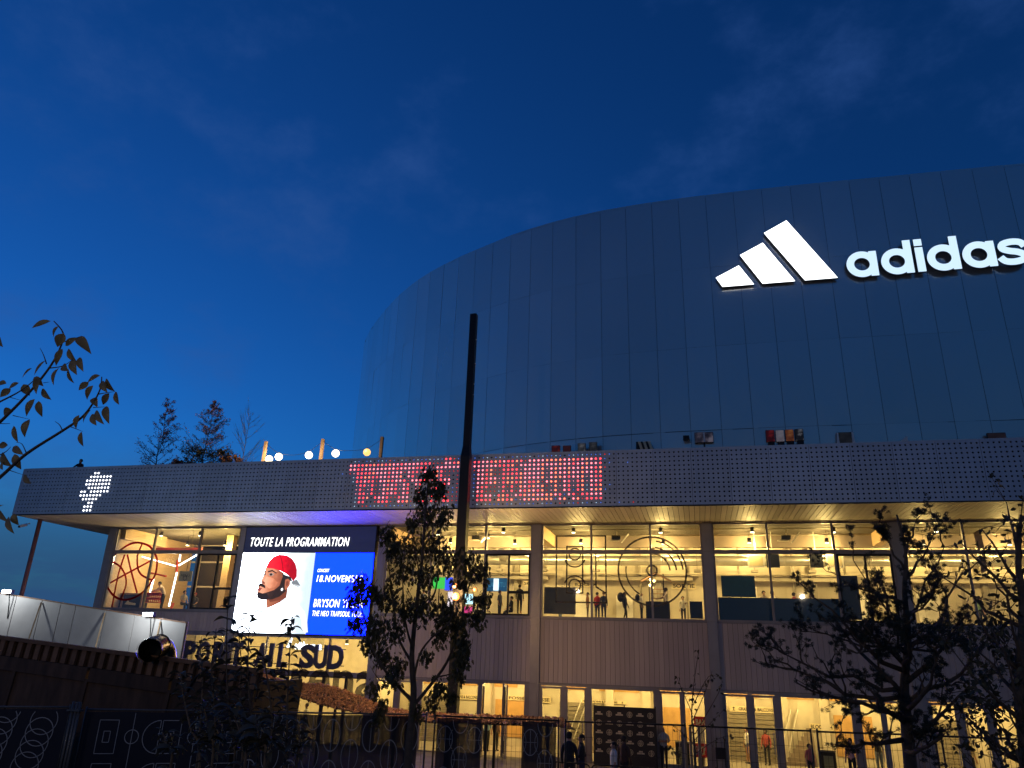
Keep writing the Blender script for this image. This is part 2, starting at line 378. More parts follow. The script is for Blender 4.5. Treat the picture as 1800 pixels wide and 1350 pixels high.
for i in range(2, len(CX) - 1):
    x0, x1 = edges(i); c = CX[i]
    h = MB(); h.box(x0, x1, FY - .06, FY + .1, 3.13, ZP)
    for a, d in ((x0, c + .36), (c + 1.49, c + 1.71), (c + 2.77, c + 3.02), (c + 6.30, c + 6.6), (c + 7.64, c + 7.73), (c + 8.85, x1)): h.box(a, d, FY - .05, FY + .1, Z0, 3.13)
    h.obj('door_surround', M['frame'], b)
    glazing('shop_window', [c + 3.02, c + 6.30], 3.13)
    for k, (a, d) in enumerate(((c + .36, c + 1.49), (c + 1.71, c + 2.77), (c + 6.6, c + 7.64), (c + 7.73, c + 8.85))):
        ang = 0
        if i == 2 and k == 2: ang = R(82)
        if i == 2 and k == 3: ang = R(68)
        door(a, d, ang=ang)
# under the video screen and at the corner: two-storey-high glazing
x0, x1 = edges(1)
m = MB(); m.box(x0, x1, FY - .06, FY + .1, 3.13, 3.33); m.box(x0, x1, FY - .05, FY + .2, 5.24, 5.36); m.obj('transom', M['frame'], b)
glazing('upper_glazing', [x0, x0 + 2.3, x0 + 6.35, x1], 5.24, 3.33)
glazing('entrance_glazing', [x0, x0 + 1.6, x0 + 3.1, x0 + 4.7, x0 + 6.2, x0 + 7.6, x1], 3.13, mt='black', w_=.07)
x0, x1 = edges(0)
m = MB(); m.box(x0, x1, FY - .05, FY + .1, 5.22, 5.36); m.obj('transom', M['frame'], b)
glazing('corner_glazing', [x0, x0 + 3, x0 + 6.1, x1], 5.22)
# side face at the left end
m = MB(); m.box(XL, XL + .3, FY + .3, 62, Z0, ZS); m.box(XL, XL + .3, FY + .3, 62, 11.5, ZH - .02)
for yy in (45.5, 49.5, 53.5, 57.5): m.box(XL, XL + .2, yy - .08, yy + .08, ZS, 11.5)
m.obj('side_wall', M['frame'], b)

# soffit: planks run front to back
sf = MB().box(-40.2, XR, FA + .1, 64, ZH + .03, ZH + .12).obj('soffit', M['soffb'], b)
n = int((XR + 40.2) / .262)
for k in range(n):
    x = -40.2 + k * .262; d = random.uniform(0, .006)
    piece('plank', sf, M['plank'], x + .012, x + .250, FA + .08, (FY + .35) if x > XL else 63.5, ZH - d, ZH + .029)
MB().box(-40.28, XR, FA - .01, FA + .07, ZH - .03, ZH + .03).obj('soffit_edge', M['black'], b)
MB().box(-40.28, XR, FA + .2, 80, 12.6, 13.0).obj('roof_slab', M['slab'], b)
# support pole at the canopy corner, cctv handled later
MB().tube([(-39.9, 38.2, Z0), (-39.9, 38.2, ZH)], .13, 12).obj('support_pole', mat('pole_red_brown', (.22, .09, .08), .5, .3), b)

# fascia of perforated panels (8 x 12 holes each, shared mesh)
PX, PZ, XC0, ZR0 = .2304, .2262, -18.216, 14.404
def perforated():
    m = MB()
    for i in range(8):
        for r in range(12):
            cx, cz = i * PX, -r * PZ
            xa, xb = cx - PX / 2, cx + PX / 2; za, zb = cz - PZ / 2, cz + PZ / 2
            if i == 0: xa += .006
            if i == 7: xb -= .006
            if r == 0: zb = ZT - ZR0
            if r == 11: za = (ZH + .035) - ZR0
            rr = .047; o8 = [(xb, cz), (xb, zb), (cx, zb), (xa, zb), (xa, cz), (xa, za), (cx, za), (xb, za)]
            h8 = [(cx + rr * math.cos(k * math.pi / 4), cz + rr * math.sin(k * math.pi / 4)) for k in range(8)]
            V = [(x, 0, z) for x, z in o8] + [(x, 0, z) for x, z in h8] + [(x, .035, z) for x, z in h8]
            F_ = []
            for k in range(8):
                k2 = (k + 1) % 8; F_ += [(k, k2, 8 + k2, 8 + k), (8 + k, 8 + k2, 16 + k2, 16 + k)]
            m.add(V, F_)
    m2 = MB()                     # 3 mm returns at the panel edges
    return m.mesh('perforated_panel', M['fascia'])
pm = perforated()
fb = MB().box(-40.28, XR, FA + .12, FA + .2, ZH, ZT - .03).obj('fascia', M['fascback'], b)
k = -96
while XC0 + k * PX < XR - 2:
    o = link('fascia_panel', pm, fb, (XC0 + k * PX, FA + random.uniform(-.002, .002), ZR0)); k += 8
mc = MB(); mc.box(-40.3, XR, FA - .004, FA + .2, ZT - .004, ZT + .025); mc.box(-40.36, -40.33, FA - .004, 63, ZH, ZT + .02); mc.box(.255, .285, FA - .012, FA, ZH + .04, ZT - .01)
mc.obj('fascia_coping', M['fascia'], b)

# light-emitting dots of the fascia
LEDM = {'R': emat('led_red', (1, .03, .04), 6.), 'W': emat('led_pink_white', (1, .13, .16), 5.), 'O': emat('led_orange', (1, .10, .05), 6.),
        'r': emat('led_small_red', (1, .05, .05), 2.), 'w': emat('led_small_pink', (1, .30, .4), 2.0), 'b': emat('led_small_blue', (.12, .25, 1), 1.3),
        'c': emat('led_small_white', (.55, .75, 1), 1.3), 'T': emat('led_white', (.95, .95, 1), 5.0)}
LEDR = {'R': .047, 'W': .052, 'O': .047, 'r': .021, 'w': .024, 'b': .024, 'c': .024, 'T': .06}
def led_mesh(k):
    m = MB(); r_ = LEDR[k]; n_ = 8; V = [(0, -.030, 0)] + [(r_ * .6 * math.cos(a), -.024, r_ * .6 * math.sin(a)) for a in [2 * math.pi * i / n_ for i in range(n_)]] + [(r_ * math.cos(a), .01, r_ * math.sin(a)) for a in [2 * math.pi * i / n_ for i in range(n_)]]
    F_ = [(0, 1 + (i + 1) % n_, 1 + i) for i in range(n_)] + [(1 + i, 1 + (i + 1) % n_, 9 + (i + 1) % n_, 9 + i) for i in range(n_)]
    return MB().add(V, [f[::-1] for f in F_]).mesh('led_' + k, LEDM[k])
LEDME = {k: led_mesh(k) for k in LEDM}
rnd = random.Random(3)
rows = {0: ' cb.bc.bcbrb.cb.bcbbcbcbRRrb..cb.bc.bcb.bcbbc.bcbbcb.bcbcbbbb',
 1: 'WWRROROROROWWRWWWWRRRrrrWWROORRRRWWRORWRRORoWWWWOOOoWWORWoWRRRW',
 2: 'WWRRWWWWWWWWRWWWWRRRrrWWWWWWWWWWWWWWWRRROoWWWWWOWWWOWWRWWOWWRWWW',
 3: 'rwRRRROWWWRWWWrWRRrWWRORrrrrrRRrWWROrrRRRRoWWWWOwWOWWOWWOWWROrr',
 4: ' cRROORRWWRWWO.WRrrWWRORrr.rrRWbWWROrrRRRRoWWWWOwWOWWOWWOWWROrr',
 5: ' cRRWRRrWWORWWRrWWRRWWWRWW.rrRWbWWRWWoROORoWWWWOwWOOWRWWOwWRRWO',
 6: ' .wRRwRrwWRWRwWR.WR.cwRORW.rrRWbWWRWOwROORoWRROrWOOoWRwRowWWRWO',
 7: ' .wRrwRrwWOWRwWR.wO.wWRrr.brrRWbWRRrrwRoRrOWROWOrwOoWRwROcWROrr',
 8: ' .wRRwRrrWRWRrWR.rO.cWRrrrbrrRbcWRrrrcRoRrWROWRoowOoWRbROcWOOrr',
 9: ' .cRRo.RWWRrrRWW.wr.wRWWRrrrRR.cRRWWcRORoWROWOWWOoWRbWRrRRWWWWR',
 10: ' .cRR..rRRRr.WROr.rRWRRRRRrrRR..RRRR.OORoboWOWOOOObWO.WOrRRRRRR',
 11: '  c.rrbccbrbcbb.bcb.bcb.bc.b.cb.c.cbbb.bc.bbcb.cbb.r.cbrcb.cb.b'}
leds = []
for r_, s_ in rows.items():
    for i_, ch in enumerate(s_[:61]):
        if ch in ' .': continue
        if ch == 'o': ch = rnd.choice('rwO')
        leds.append((ch, XC0 + i_ * PX, ZR0 - r_ * PZ))
for i_, r_ in ((61, 0), (62, 0), (61, 1), (62, 2), (61, 3), (62, 7), (61, 8), (64, 11), (66, 2), (67, 11), (-2, 3)): leds.append((rnd.choice('br'), XC0 + i_ * PX, ZR0 - r_ * PZ))
torch = {0: [], 1: [990, 1026], 2: [945, 980, 1015, 1052, 1088, 1124, 1160], 3: [900, 935, 970, 1006, 1042, 1078, 1113, 1150], 4: [890, 925, 960, 995, 1030, 1067, 1104, 1140],
 5: [915, 950, 986, 1020, 1060, 1095, 1130], 6: [835, 868, 945, 975, 1010, 1047, 1083, 1120], 7: [825, 855, 890, 930, 963, 1000, 1038], 8: [848, 880, 918, 955, 990], 9: [905, 945], 10: [860, 897, 932], 11: [845, 885, 922]}
for r_, L in torch.items():
    for x in L: leds.append(('T', XC0 + (round((x - 990 + 11.8 * (r_ - 1)) / 36) - 73) * PX, ZR0 - r_ * PZ))
pr = {'T': 0, 'W': 1, 'R': 2, 'O': 3, 'w': 4, 'r': 5, 'c': 6, 'b': 7}; leds.sort(key=lambda q: pr[q[0]])
rest = {}
for j, (ch, x, z) in enumerate(leds):
    if j < 300: link('led_light', LEDME[ch], fb, (x, FA, z))
    else: rest.setdefault(ch, []).append((x, z))
for ch, L in rest.items():                      # the remaining dots, one part for each colour
    m = MB(); src = LEDME[ch]; V = [v.co.copy() for v in src.vertices]; F_ = [tuple(p.vertices) for p in src.polygons]
    for x, z in L: m.add([v + Vector((x, FA, z)) for v in V], F_)
    tag(m.obj('led_field', LEDM[ch], fb), kind='stuff')

# drum
PL = [(-23.7, 60), (-23.7, 55), (-23.55, 51), (-23.0, 47.2), (-21.9, 44.0), (-20.56, 41.78), (-19.0, 39.77), (-16.5, 36.95), (-14.1, 34.85), (-11.76, 33.33), (-9.92, 32.40), (-8.14, 31.52), (-6.99, 31.08), (-5.84, 30.72), (-4.69, 30.44), (-3.49, 30.21), (-2.29, 30.06),
      (-1.12, 29.96), (.12, 29.88), (2.57, 29.81), (5, 29.81), (7.46, 29.85), (9.95, 29.91), (12.44, 29.96), (16, 30.05), (20, 30.3), (24, 31.2), (28, 33.2), (32, 36.8), (35, 41.5), (37, 47), (38, 54), (38, 60)]
PL = [Vector((x * 1.6, y * 1.6, 0)) for x, y in PL]
def catmull(P, k=8):
    o = []
    for i in range(len(P) - 1):
        p0, p1, p2, p3 = P[max(i - 1, 0)], P[i], P[i + 1], P[min(i + 2, len(P) - 1)]
        for j in range(k):
            t = j / k; o.append(.5 * ((2 * p1) + (p2 - p0) * t + (2 * p0 - 5 * p1 + 4 * p2 - p3) * t * t + (3 * p1 - p0 - 3 * p2 + p3) * t ** 3))
    return o + [P[-1]]
CV = catmull(PL); SL = [0]
for i in range(1, len(CV)): SL.append(SL[-1] + (CV[i] - CV[i - 1]).length)
def cv(s):
    s = max(0, min(SL[-1] - 1e-6, s)); lo = 0
    import bisect
    lo = bisect.bisect_right(SL, s) - 1; t = (s - SL[lo]) / (SL[lo + 1] - SL[lo]); return CV[lo].lerp(CV[lo + 1], t)
s0 = min(range(len(CV)), key=lambda i: abs(CV[i].x + 3.664)); s0 = SL[s0]; STEP = 1.955
ZR = [12.7, 18.76, 24.67, 30.7, 36.7]
m = MB(); NB = 160
V = []; F_ = []
for i in range(NB + 1):
    p = cv(SL[-1] * i / NB); q = cv(SL[-1] * i / NB + .3) - cv(SL[-1] * i / NB - .3); nrm = Vector((-q.y, q.x, 0)).normalized()
    p = p + nrm * .12; V += [(p.x, p.y, 12.7), (p.x, p.y, 36.6)]
for i in range(NB): F_.append((2 * i, 2 * i + 2, 2 * i + 3, 2 * i + 1))
dw = m.add(V, F_, True).obj('drum_wall', M['drumback'], b)
ctop = sum(CV, Vector()) / len(CV)
MB().add([(p.x, p.y, 36.55) for p in CV[::4]], [tuple(range(len(CV[::4])))]).obj('drum_roof', M['slab'], b)
j0 = -int(s0 / STEP); j1 = int((SL[-1] - s0) / STEP); rd = random.Random(5)
for j in range(j0, j1):
    sa, sb = s0 + j * STEP, s0 + (j + 1) * STEP; p, q = cv(sa + .012), cv(sb - .012); nrm = Vector(((q - p).y, -(q - p).x, 0)).normalized()
    mid = cv((sa + sb) / 2)
    for r_ in range(4):
        tl = [rd.uniform(-.010, .010) for _ in range(4)]; z0, z1 = ZR[r_] + .004, ZR[r_ + 1] - .004
        F4 = [p + nrm * tl[0], q + nrm * tl[1], q + nrm * tl[2], p + nrm * tl[3]]; zz = (z0, z0, z1, z1)
        V = [Vector((a.x, a.y, z)) for a, z in zip(F4, zz)] + [Vector((a.x, a.y, z)) - nrm * .05 for a, z in zip(F4, zz)]
        MB().add(V, [(0, 1, 2, 3), (0, 4, 5, 1), (1, 5, 6, 2), (2, 6, 7, 3), (3, 7, 4, 0)]).obj('drum_panel', M['drum'], dw)
MB().add([v for p in CV[::3] for v in ((p.x, p.y, 18.735), (p.x, p.y, 18.775))], [(2 * i, 2 * i + 2, 2 * i + 3, 2 * i + 1) for i in range(len(CV[::3]) - 1)]).obj('drum_ledge', M['drumback'], dw)

# interior shell
def slabpart(name, mt, x0, x1, y0, y1, z0, z1): return MB().box(x0, x1, y0, y1, z0, z1).obj(name, M[mt], b)
slabpart('upper_floor', 'floor', XL + .35, XR, FY + .25, 56, 6.2, 6.6)
slabpart('lobby_floor', 'floor', XL + .35, XR, FY + .1, 56, Z0 - .2, Z0 + .012)
slabpart('lobby_ceiling', 'concrete', -18.0, XR, FY + .25, 50, 3.45, 3.6)
slabpart('lobby_ceiling', 'concrete', XL + .35, -18.05, FY + .25, 56, 5.5, 5.7)
slabpart('upper_back_wall', 'concrete', -27.5, XR, 50, 50.2, 6.6, 12.4)
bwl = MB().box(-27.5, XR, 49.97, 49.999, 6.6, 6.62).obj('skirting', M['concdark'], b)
x = -27.4; r3 = random.Random(8)
while x < XR - 2.4:
    for z0, z1 in ((6.63, 8.28), (8.3, 9.98), (10.0, 11.75)): piece('concrete_panel', bwl, M['concrete'], x + .012, x + 2.338, 49.975 - r3.uniform(0, .008), 49.998, z0, z1)
    x += 2.35
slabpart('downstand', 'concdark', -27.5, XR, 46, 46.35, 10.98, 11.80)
slabpart('lobby_back_wall', 'concrete', -18.0, XR, 46.15, 46.3, Z0, 3.45)
slabpart('entrance_back_wall', 'concrete', XL + .35, -18.05, 52, 52.2, Z0, 5.5)
slabpart('end_wall', 'concrete', XR - .2, XR, FY + .3, 50, Z0, 12.4)
slabpart('partition', 'concrete', -18.2, -18.05, FY + .4, 52, Z0, 5.5)
slabpart('partition', 'concrete', -27.6, -27.45, FY + .45, 50, 6.6, 11.8)
ic = MB().box(XL + .3, XR, FY + .35, 56, 11.80, 11.9).obj('upper_ceiling', M['soffb'], b)
yy = FY + .37
while yy < 50:
    piece('ceiling_plank', ic, M['iplank'], XL + .35, XR - .25, yy, yy + .44, 11.77 - random.uniform(0, .008), 11.799); yy += .45
for i, c in enumerate(CX): piece('glulam_beam', ic, M['glulam'], c - .22, c + .22, FY + .31, 45.99, 11.02, 11.765)
# timber infill panels, piers, shutters and stair openings on the lobby wall
lw = slabpart('lobby_wall_band', 'concrete', -18.0, XR, 46.1, 46.148, 2.72, 2.76)
for i in range(2, len(CX) - 1):
    c = CX[i]
    for a, d in ((.7, 2.35), (2.9, 5.2), (6.0, 7.4), (7.9, 9.1)): piece('timber_infill', lw, mat('timber_infill', (.42, .25, .09), .6, 0, .14, 3, stretch=(.4, 2, 2)), c + a, c + d, 46.09, 46.149, 2.78, 3.42)
    for a, d, nm in ((.6, 3.1, 'shutter'), (6.1, 8.0, 'wall_panel')):
        sh = MB()
        if nm == 'shutter':
            for k in range(11): sh.box(c + a, c + d, 46.06 + .02 * (k % 2), 46.14, Z0 + .02 + k * .23, Z0 + .02 + k * .23 + .20)
            sh.obj('roller_shutter', mat('shutter_grey', (.25, .22, .17), .5, .3), b)
        else: sh.box(c + a, c + d, 46.1, 46.149, .1, 2.1).obj('wall_panel', mat('lobby_timber', (.45, .27, .10), .6, 0, .14, 3), b)
    MB().box(c + 3.3, c + 3.75, 45.7, 46.149, Z0, 3.45).obj('pier', M['concrete'], b)
    MB().box(c + 5.4, c + 5.85, 45.9, 46.149, Z0, 3.45).obj('pier', M['concrete'], b)
# glazed back of the corner room and its frame
m = MB(); 
for xx in (-36.5, -34.4, -32.3, -30.2, -28.1): m.box(xx - .06, xx + .06, 49.9, 50.1, 6.6, 11.8)
for zz in (6.6, 8.6, 10.4, 11.65): m.box(XL + .35, -27.6, 49.92, 50.08, zz, zz + .12)
fr = m.obj('rear_window_frame', mat('pale_frame', (.42, .36, .28), .6), b)
for k, (a, d) in enumerate(((-36.5, -34.4), (-34.4, -32.3), (-32.3, -30.2), (-30.2, -28.1))):
    for z0, z1 in ((6.72, 8.6), (8.72, 10.4), (10.52, 11.65)): pane(fr, a + .06, d - .06, z0, z1, 50.0, 'dglass')
MB().box(XL + .36, XL + .42, FY + .5, 49.8, 6.6, 11.77).obj('timber_lining', M['glulam'], b); MB().box(-31.2, -30.7, 45.2, 45.7, 6.6, 11.77).obj('timber_post', M['glulam'], b)
# duct runs upstairs (fixed to the building)
m = MB(); m.tube([(-27.2, 47.3, 10.35), (XR - .5, 47.3, 10.35)], .30, 16)
xx = -26
while xx < XR - 1: m.tube([(xx, 47.3, 10.35), (xx + .06, 47.3, 10.35)], .325, 16); xx += 2.4
m.obj('air_duct', M['duct'], b); q = at(885, 940, 46.8)
MB().tube([(q.x, 47.3, 10.4), (q.x, 47.0, 11.0), (q.x, 46.7, 11.78)], [.38, .42, .42], 16).obj('air_duct', M['duct'], b)
m = MB()
for i in range(2, len(CX) - 1):
    m.box(CX[i] + 1, CX[i] + 8.5, 49.2, 49.9, 9.35, 9.55); m.box(CX[i] + .3, CX[i] + 9.1, 49.5, 49.9, 9.75, 9.8)
m.obj('cable_tray', M['concrete'], b)
# ================================================================== ILLUMINATED SIGN ON THE DRUM
sgm = emat('sign_glow_white', (.93, .97, 1), 3.0); sgl = emat('sign_glow_blue_white', (.60, .80, 1), 1.15); sgr = mat('sign_return', (.05, .06, .08), .5, .4)
sg = thing('illuminated_sign', 'glowing white three-bar emblem and lowercase lettering high on the drum', 'sign', (11, 47.6, 28.8))
SY0, SY1 = 47.36, 47.55
for P_ in ([(2.5, 29.65), (4.09, 30.45), (4.97, 28.92), (2.9, 28.92)], [(4.23, 31.26), (5.8, 32.07), (7.62, 28.92), (5.54, 28.92)], [(5.96, 32.84), (7.51, 33.67), (10.3, 28.92), (8.26, 28.92)]):
    o = MB().prism(P_, SY0, SY0 + .05).obj('logo_bar', sgm, sg)
    cx, cz = sum(p[0] for p in P_) / 4, sum(p[1] for p in P_) / 4
    MB().prism([(cx + (x - cx) * 1.02, cz + (z - cz) * 1.02) for x, z in P_], SY0 + .051, SY1).obj('return', sgr, o)
def letter(kind, x0):
    for y0, y1, mt, g_ in ((SY0, SY0 + .05, sgl, 0), (SY0 + .051, SY1, sgr, .025), ):
        m = MB()
        if kind in 'ad':
            m.ring(x0 + .95, 29.77, .485 - g_, .95 + g_, y0, y1, 40)
            zt = 30.68 if kind == 'a' else 31.27
            m.box(x0 + 1.44 - g_, x0 + 1.90 + g_, y0 - .004, y1 - .004, 28.86 - g_, zt + g_)
        elif kind == 'i':
            m.box(x0 - g_, x0 + .47 + g_, y0, y1, 28.88 - g_, 30.66 + g_); m.box(x0 - g_, x0 + .47 + g_, y0, y1, 30.80 - g_, 31.27 + g_)
        else:
            cx = x0 + .85; T_ = .215
            P_ = [(cx + .72, 30.12), (cx + .5, 30.42), (cx, 30.5), (cx - .5, 30.36), (cx - .55, 30.05), (cx - .2, 29.86), (cx + .25, 29.74), (cx + .58, 29.52), (cx + .52, 29.2), (cx, 29.06), (cx - .5, 29.14), (cx - .76, 29.44)]
            Q = catmull([Vector((x, 0, z)) for x, z in P_], 4); L = []; Rr = []
            for i, p in enumerate(Q):
                d = (Q[min(i + 1, len(Q) - 1)] - Q[max(i - 1, 0)]).normalized(); nn = Vector((-d.z, 0, d.x)) * (T_ + g_); L.append((p.x + nn.x, p.z + nn.z)); Rr.append((p.x - nn.x, p.z - nn.z))
            for i in range(len(Q) - 1): m.prism([L[i], L[i + 1], Rr[i + 1], Rr[i]], y0, y1)
        if mt is sgl: o = m.obj('logo_letter', mt, sg)
        else: m.obj('return', mt, o)
for kd, x0 in (('a', 10.97), ('d', 13.11), ('i', 15.23), ('d', 15.88), ('a', 17.96), ('s', 20.0)): letter(kd, x0)

# ================================================================== VIDEO SCREEN
vs_t = thing('video_screen', 'big lit video screen with a man in a red cap and a blue text field', 'screen', (-22.9, 41.5, 5.4))
X0, X1, XM = -27.26, -18.50, -22.33; SY = 41.40
MB().box(X0 - .05, X1 + .05, SY + .012, FY + .2, 5.30, ZH - .03).obj('housing', M['black'], vs_t)
navy = emat('screen_navy', (.012, .02, .075), .55)
MB().box(X0, X1, SY, SY + .01, 10.08, 11.62).obj('header_field', navy, vs_t)
def em_field(name, c0, c1, c2, s, x0, x1, nsc=1.4, namp=.25, e0=.35, e1=.75):
    m, t, p = nmat(name); n_ = t.nodes; l = t.links; tcn = n_.new('ShaderNodeTexCoord'); sp_ = n_.new('ShaderNodeSeparateXYZ'); l.new(tcn.outputs['Object'], sp_.inputs[0])
    mr = n_.new('ShaderNodeMapRange'); mr.inputs[1].default_value = x0; mr.inputs[2].default_value = x1; l.new(sp_.outputs[0], mr.inputs[0])
    nz = n_.new('ShaderNodeTexNoise'); nz.inputs['Scale'].default_value = nsc; nz.inputs['Detail'].default_value = 5; l.new(tcn.outputs['Object'], nz.inputs['Vector'])
    ad = n_.new('ShaderNodeMath'); ad.operation = 'MULTIPLY_ADD'; ad.inputs[1].default_value = namp; l.new(nz.outputs['Fac'], ad.inputs[0]); l.new(mr.outputs[0], ad.inputs[2])
    cr = n_.new('ShaderNodeValToRGB'); e = cr.color_ramp.elements; e[0].position = e0; e[0].color = (*c0, 1); e[1].position = 1.1 if False else 1.0; e[1].color = (*c2, 1); k = cr.color_ramp.elements.new(e1); k.color = (*c1, 1)
    l.new(ad.outputs[0], cr.inputs[0]); l.new(cr.outputs[0], p.inputs['Emission Color']); p.inputs['Emission Strength'].default_value = s
    p.inputs['Base Color'].default_value = (.02, .02, .02, 1); return m
ox = -22.9
MB().box(X0, XM, SY, SY + .01, 5.38, 10.05).obj('portrait_field', em_field('screen_backdrop', (.78, .88, 1), (.125, .14, .15), (.06, .072, .08), 13.5, X0 - ox, XM - ox + .3, e0=.5, e1=.78), vs_t)
MB().box(XM, X1, SY, SY + .01, 5.38, 10.05).obj('blue_field', emat('screen_blue', (0, .0052, 1), 21), vs_t)
Z36 = lambda x, y: (lambda q: (q.x, q.z))(at(400 + x / 3.6, 880 + y / 3.6, SY))
GR = {'face': ((.90, .40, .24), (.62, .20, .10), (.34, .09, .045), 3., .5), 'cap': ((1, .02, .04), (.80, 0, .02), (.42, 0, .01), 5., .4), 'beard': ((.20, .075, .05), (.10, .045, .035), (.04, .02, .018), 14., .8), 'neck': ((.50, .16, .08), (.36, .10, .05), (.2, .05, .03), 3., .4), 'shirt': ((.82, .9, 1), (.30, .34, .38), (.14, .165, .185), 1.2, .35), 'cheek_light': ((.98, .46, .29), (.86, .34, .19), (.62, .20, .10), 4., .5)}
def flat(name, pts, col, s, lay):
    P_ = [Z36(*p) for p in pts]
    mn = 'screen_' + name if name not in ('shade',) else 'screen_shade'
    if name in GR:
        g = GR[name]; xa, xb = min(p[0] for p in P_), max(p[0] for p in P_); mt_ = em_field(mn, g[0], g[1], g[2], s, xa - ox, xb - ox, g[3], g[4], .35 if name != 'shirt' else .75, .75 if name != 'shirt' else .95)
    else: mt_ = emat(mn, col, s)
    return MB().prism(P_, SY - .002 * lay, SY - .002 * lay + .0015).obj(name, mt_, vs_t)
flat('shirt', [(62, 690), (110, 660), (180, 655), (243, 668), (300, 665), (372, 612), (440, 648), (488, 700), (503, 760), (508, 834), (45, 834)], (.80, .88, 1.0), 6., 1)
flat('shirt_shadow', [(372, 612), (440, 648), (488, 700), (503, 760), (508, 834), (470, 834), (468, 760), (440, 690), (380, 640), (300, 672)], (.72, .78, .84), 1.5, 2)
flat('neck', [(242, 600), (300, 600), (372, 540), (380, 560), (372, 612), (330, 645), (290, 665), (248, 682)], (.42, .12, .055), 1.1, 2)
flat('neck_shade', [(250, 610), (330, 600), (372, 560), (372, 612), (330, 630), (270, 642)], (.24, .06, .03), 1.0, 3)
flat('face', [(243, 424), (300, 424), (352, 455), (372, 500), (372, 570), (335, 605), (280, 625), (215, 627), (190, 615), (185, 590), (192, 566), (200, 548), (204, 532), (216, 522), (212, 506), (228, 474), (234, 452)], (.66, .21, .10), 1.15, 4)
flat('cheek_light', [(246, 480), (290, 490), (318, 520), (300, 548), (262, 556), (238, 530), (226, 510), (240, 494)], (.86, .33, .18), 1.2, 5)
flat('forehead_light', [(246, 430), (290, 430), (318, 446), (300, 458), (262, 452), (244, 448)], (.80, .31, .17), 1.15, 5)
flat('beard', [(185, 592), (196, 578), (222, 588), (258, 578), (296, 566), (330, 538), (346, 490), (356, 470), (374, 500), (370, 572), (332, 606), (280, 626), (215, 628), (190, 616)], (.10, .045, .035), .75, 6)
flat('chin_beard', [(185, 592), (196, 580), (222, 590), (250, 588), (262, 616), (240, 627), (215, 628), (190, 616)], (.03, .022, .028), .7, 7)
flat('moustache', [(191, 548), (203, 520), (216, 522), (238, 538), (240, 556), (222, 546), (206, 540), (198, 552)], (.035, .02, .02), .7, 7)
flat('lips', [(188, 558), (200, 550), (220, 554), (212, 562), (204, 574), (194, 572)], (.40, .07, .06), 1.0, 7)
flat('eye', [(260, 462), (282, 456), (298, 466), (282, 478), (264, 476)], (.55, .38, .32), 1.0, 7)
flat('iris', [(268, 462), (280, 460), (286, 468), (276, 476), (268, 472)], (.03, .015, .012), .8, 8)
flat('far_eye', [(230, 462), (241, 458), (242, 470), (230, 474)], (.10, .04, .03), .8, 7)
flat('eyebrow', [(256, 446), (284, 438), (312, 456), (310, 462), (284, 448), (258, 454)], (.05, .02, .015), .8, 8)
flat('far_eyebrow', [(229, 450), (243, 444), (244, 451), (232, 458)], (.05, .02, .015), .8, 8)
flat('nose_shade', [(214, 508), (228, 510), (238, 520), (234, 530), (220, 522)], (.34, .085, .045), 1, 8)
flat('hair', [(346, 462), (400, 484), (410, 512), (392, 506), (374, 520), (372, 500), (352, 488)], (.035, .03, .035), .7, 7)
flat('ear', [(366, 500), (384, 494), (398, 508), (394, 536), (376, 560), (364, 566), (362, 540)], (.52, .15, .075), 1.1, 8)
flat('ear_fold', [(372, 512), (386, 508), (388, 528), (376, 544), (370, 536)], (.30, .07, .035), 1, 9)
flat('earring', [(340, 556), (350, 552), (353, 564), (344, 573), (338, 566)], (.9, .9, .95), 1.8, 9)
flat('cap', [(243, 425), (262, 386), (290, 356), (328, 341), (375, 346), (410, 370), (431, 402), (440, 440), (438, 482), (416, 510), (400, 486), (370, 462), (330, 441), (290, 430)], (.83, 0, .022), 1.2, 9)
flat('cap_fold', [(330, 341), (336, 342), (352, 395), (356, 452), (350, 450), (344, 398)], (.52, 0, .012), 1.1, 10)
flat('cap_shade', [(410, 370), (431, 402), (440, 440), (438, 482), (416, 510), (404, 488), (418, 450), (416, 405)], (.5, 0, .012), 1.05, 10)
flat('cap_brim', [(404, 516), (420, 506), (440, 500), (462, 538), (446, 547), (412, 532)], (.22, .24, .27), 1.1, 8)
flat('cap_brim_edge', [(418, 528), (462, 538), (446, 547), (412, 534)], (.55, .57, .6), 1.2, 9)
twh = emat('screen_text_white', (1, 1, 1), 3.0)
def ztx(s, xa, ya, xb, yb, h, **k):
    (ax, az), (bx_, bz) = Z36(xa, ya), Z36(xb, yb); o = text('screen_text', s, ax, bx_, az - h / 2, az + h / 2, SY - .025, twh, vs_t, d=.003, **k); return o
ztx('TOUTE LA PROGRAMMATION', 148, 262, 772, 256, .54, shear=.2, bold=.006, spacing=1.12)
ztx('CONCERT', 571, 442, 645, 442, .19, shear=.15, spacing=1.1)
ztx('18.NOVEMBRE', 566, 493, 860, 493, .39, shear=.15, bold=.002, spacing=1.1)
ztx('BRYSON TILLER', 546, 648, 858, 652, .46, shear=.15, bold=.004, spacing=1.1)
ztx('THE NEO TRAPSOUL TOUR', 538, 713, 854, 716, .30, shear=.15, spacing=1.12)

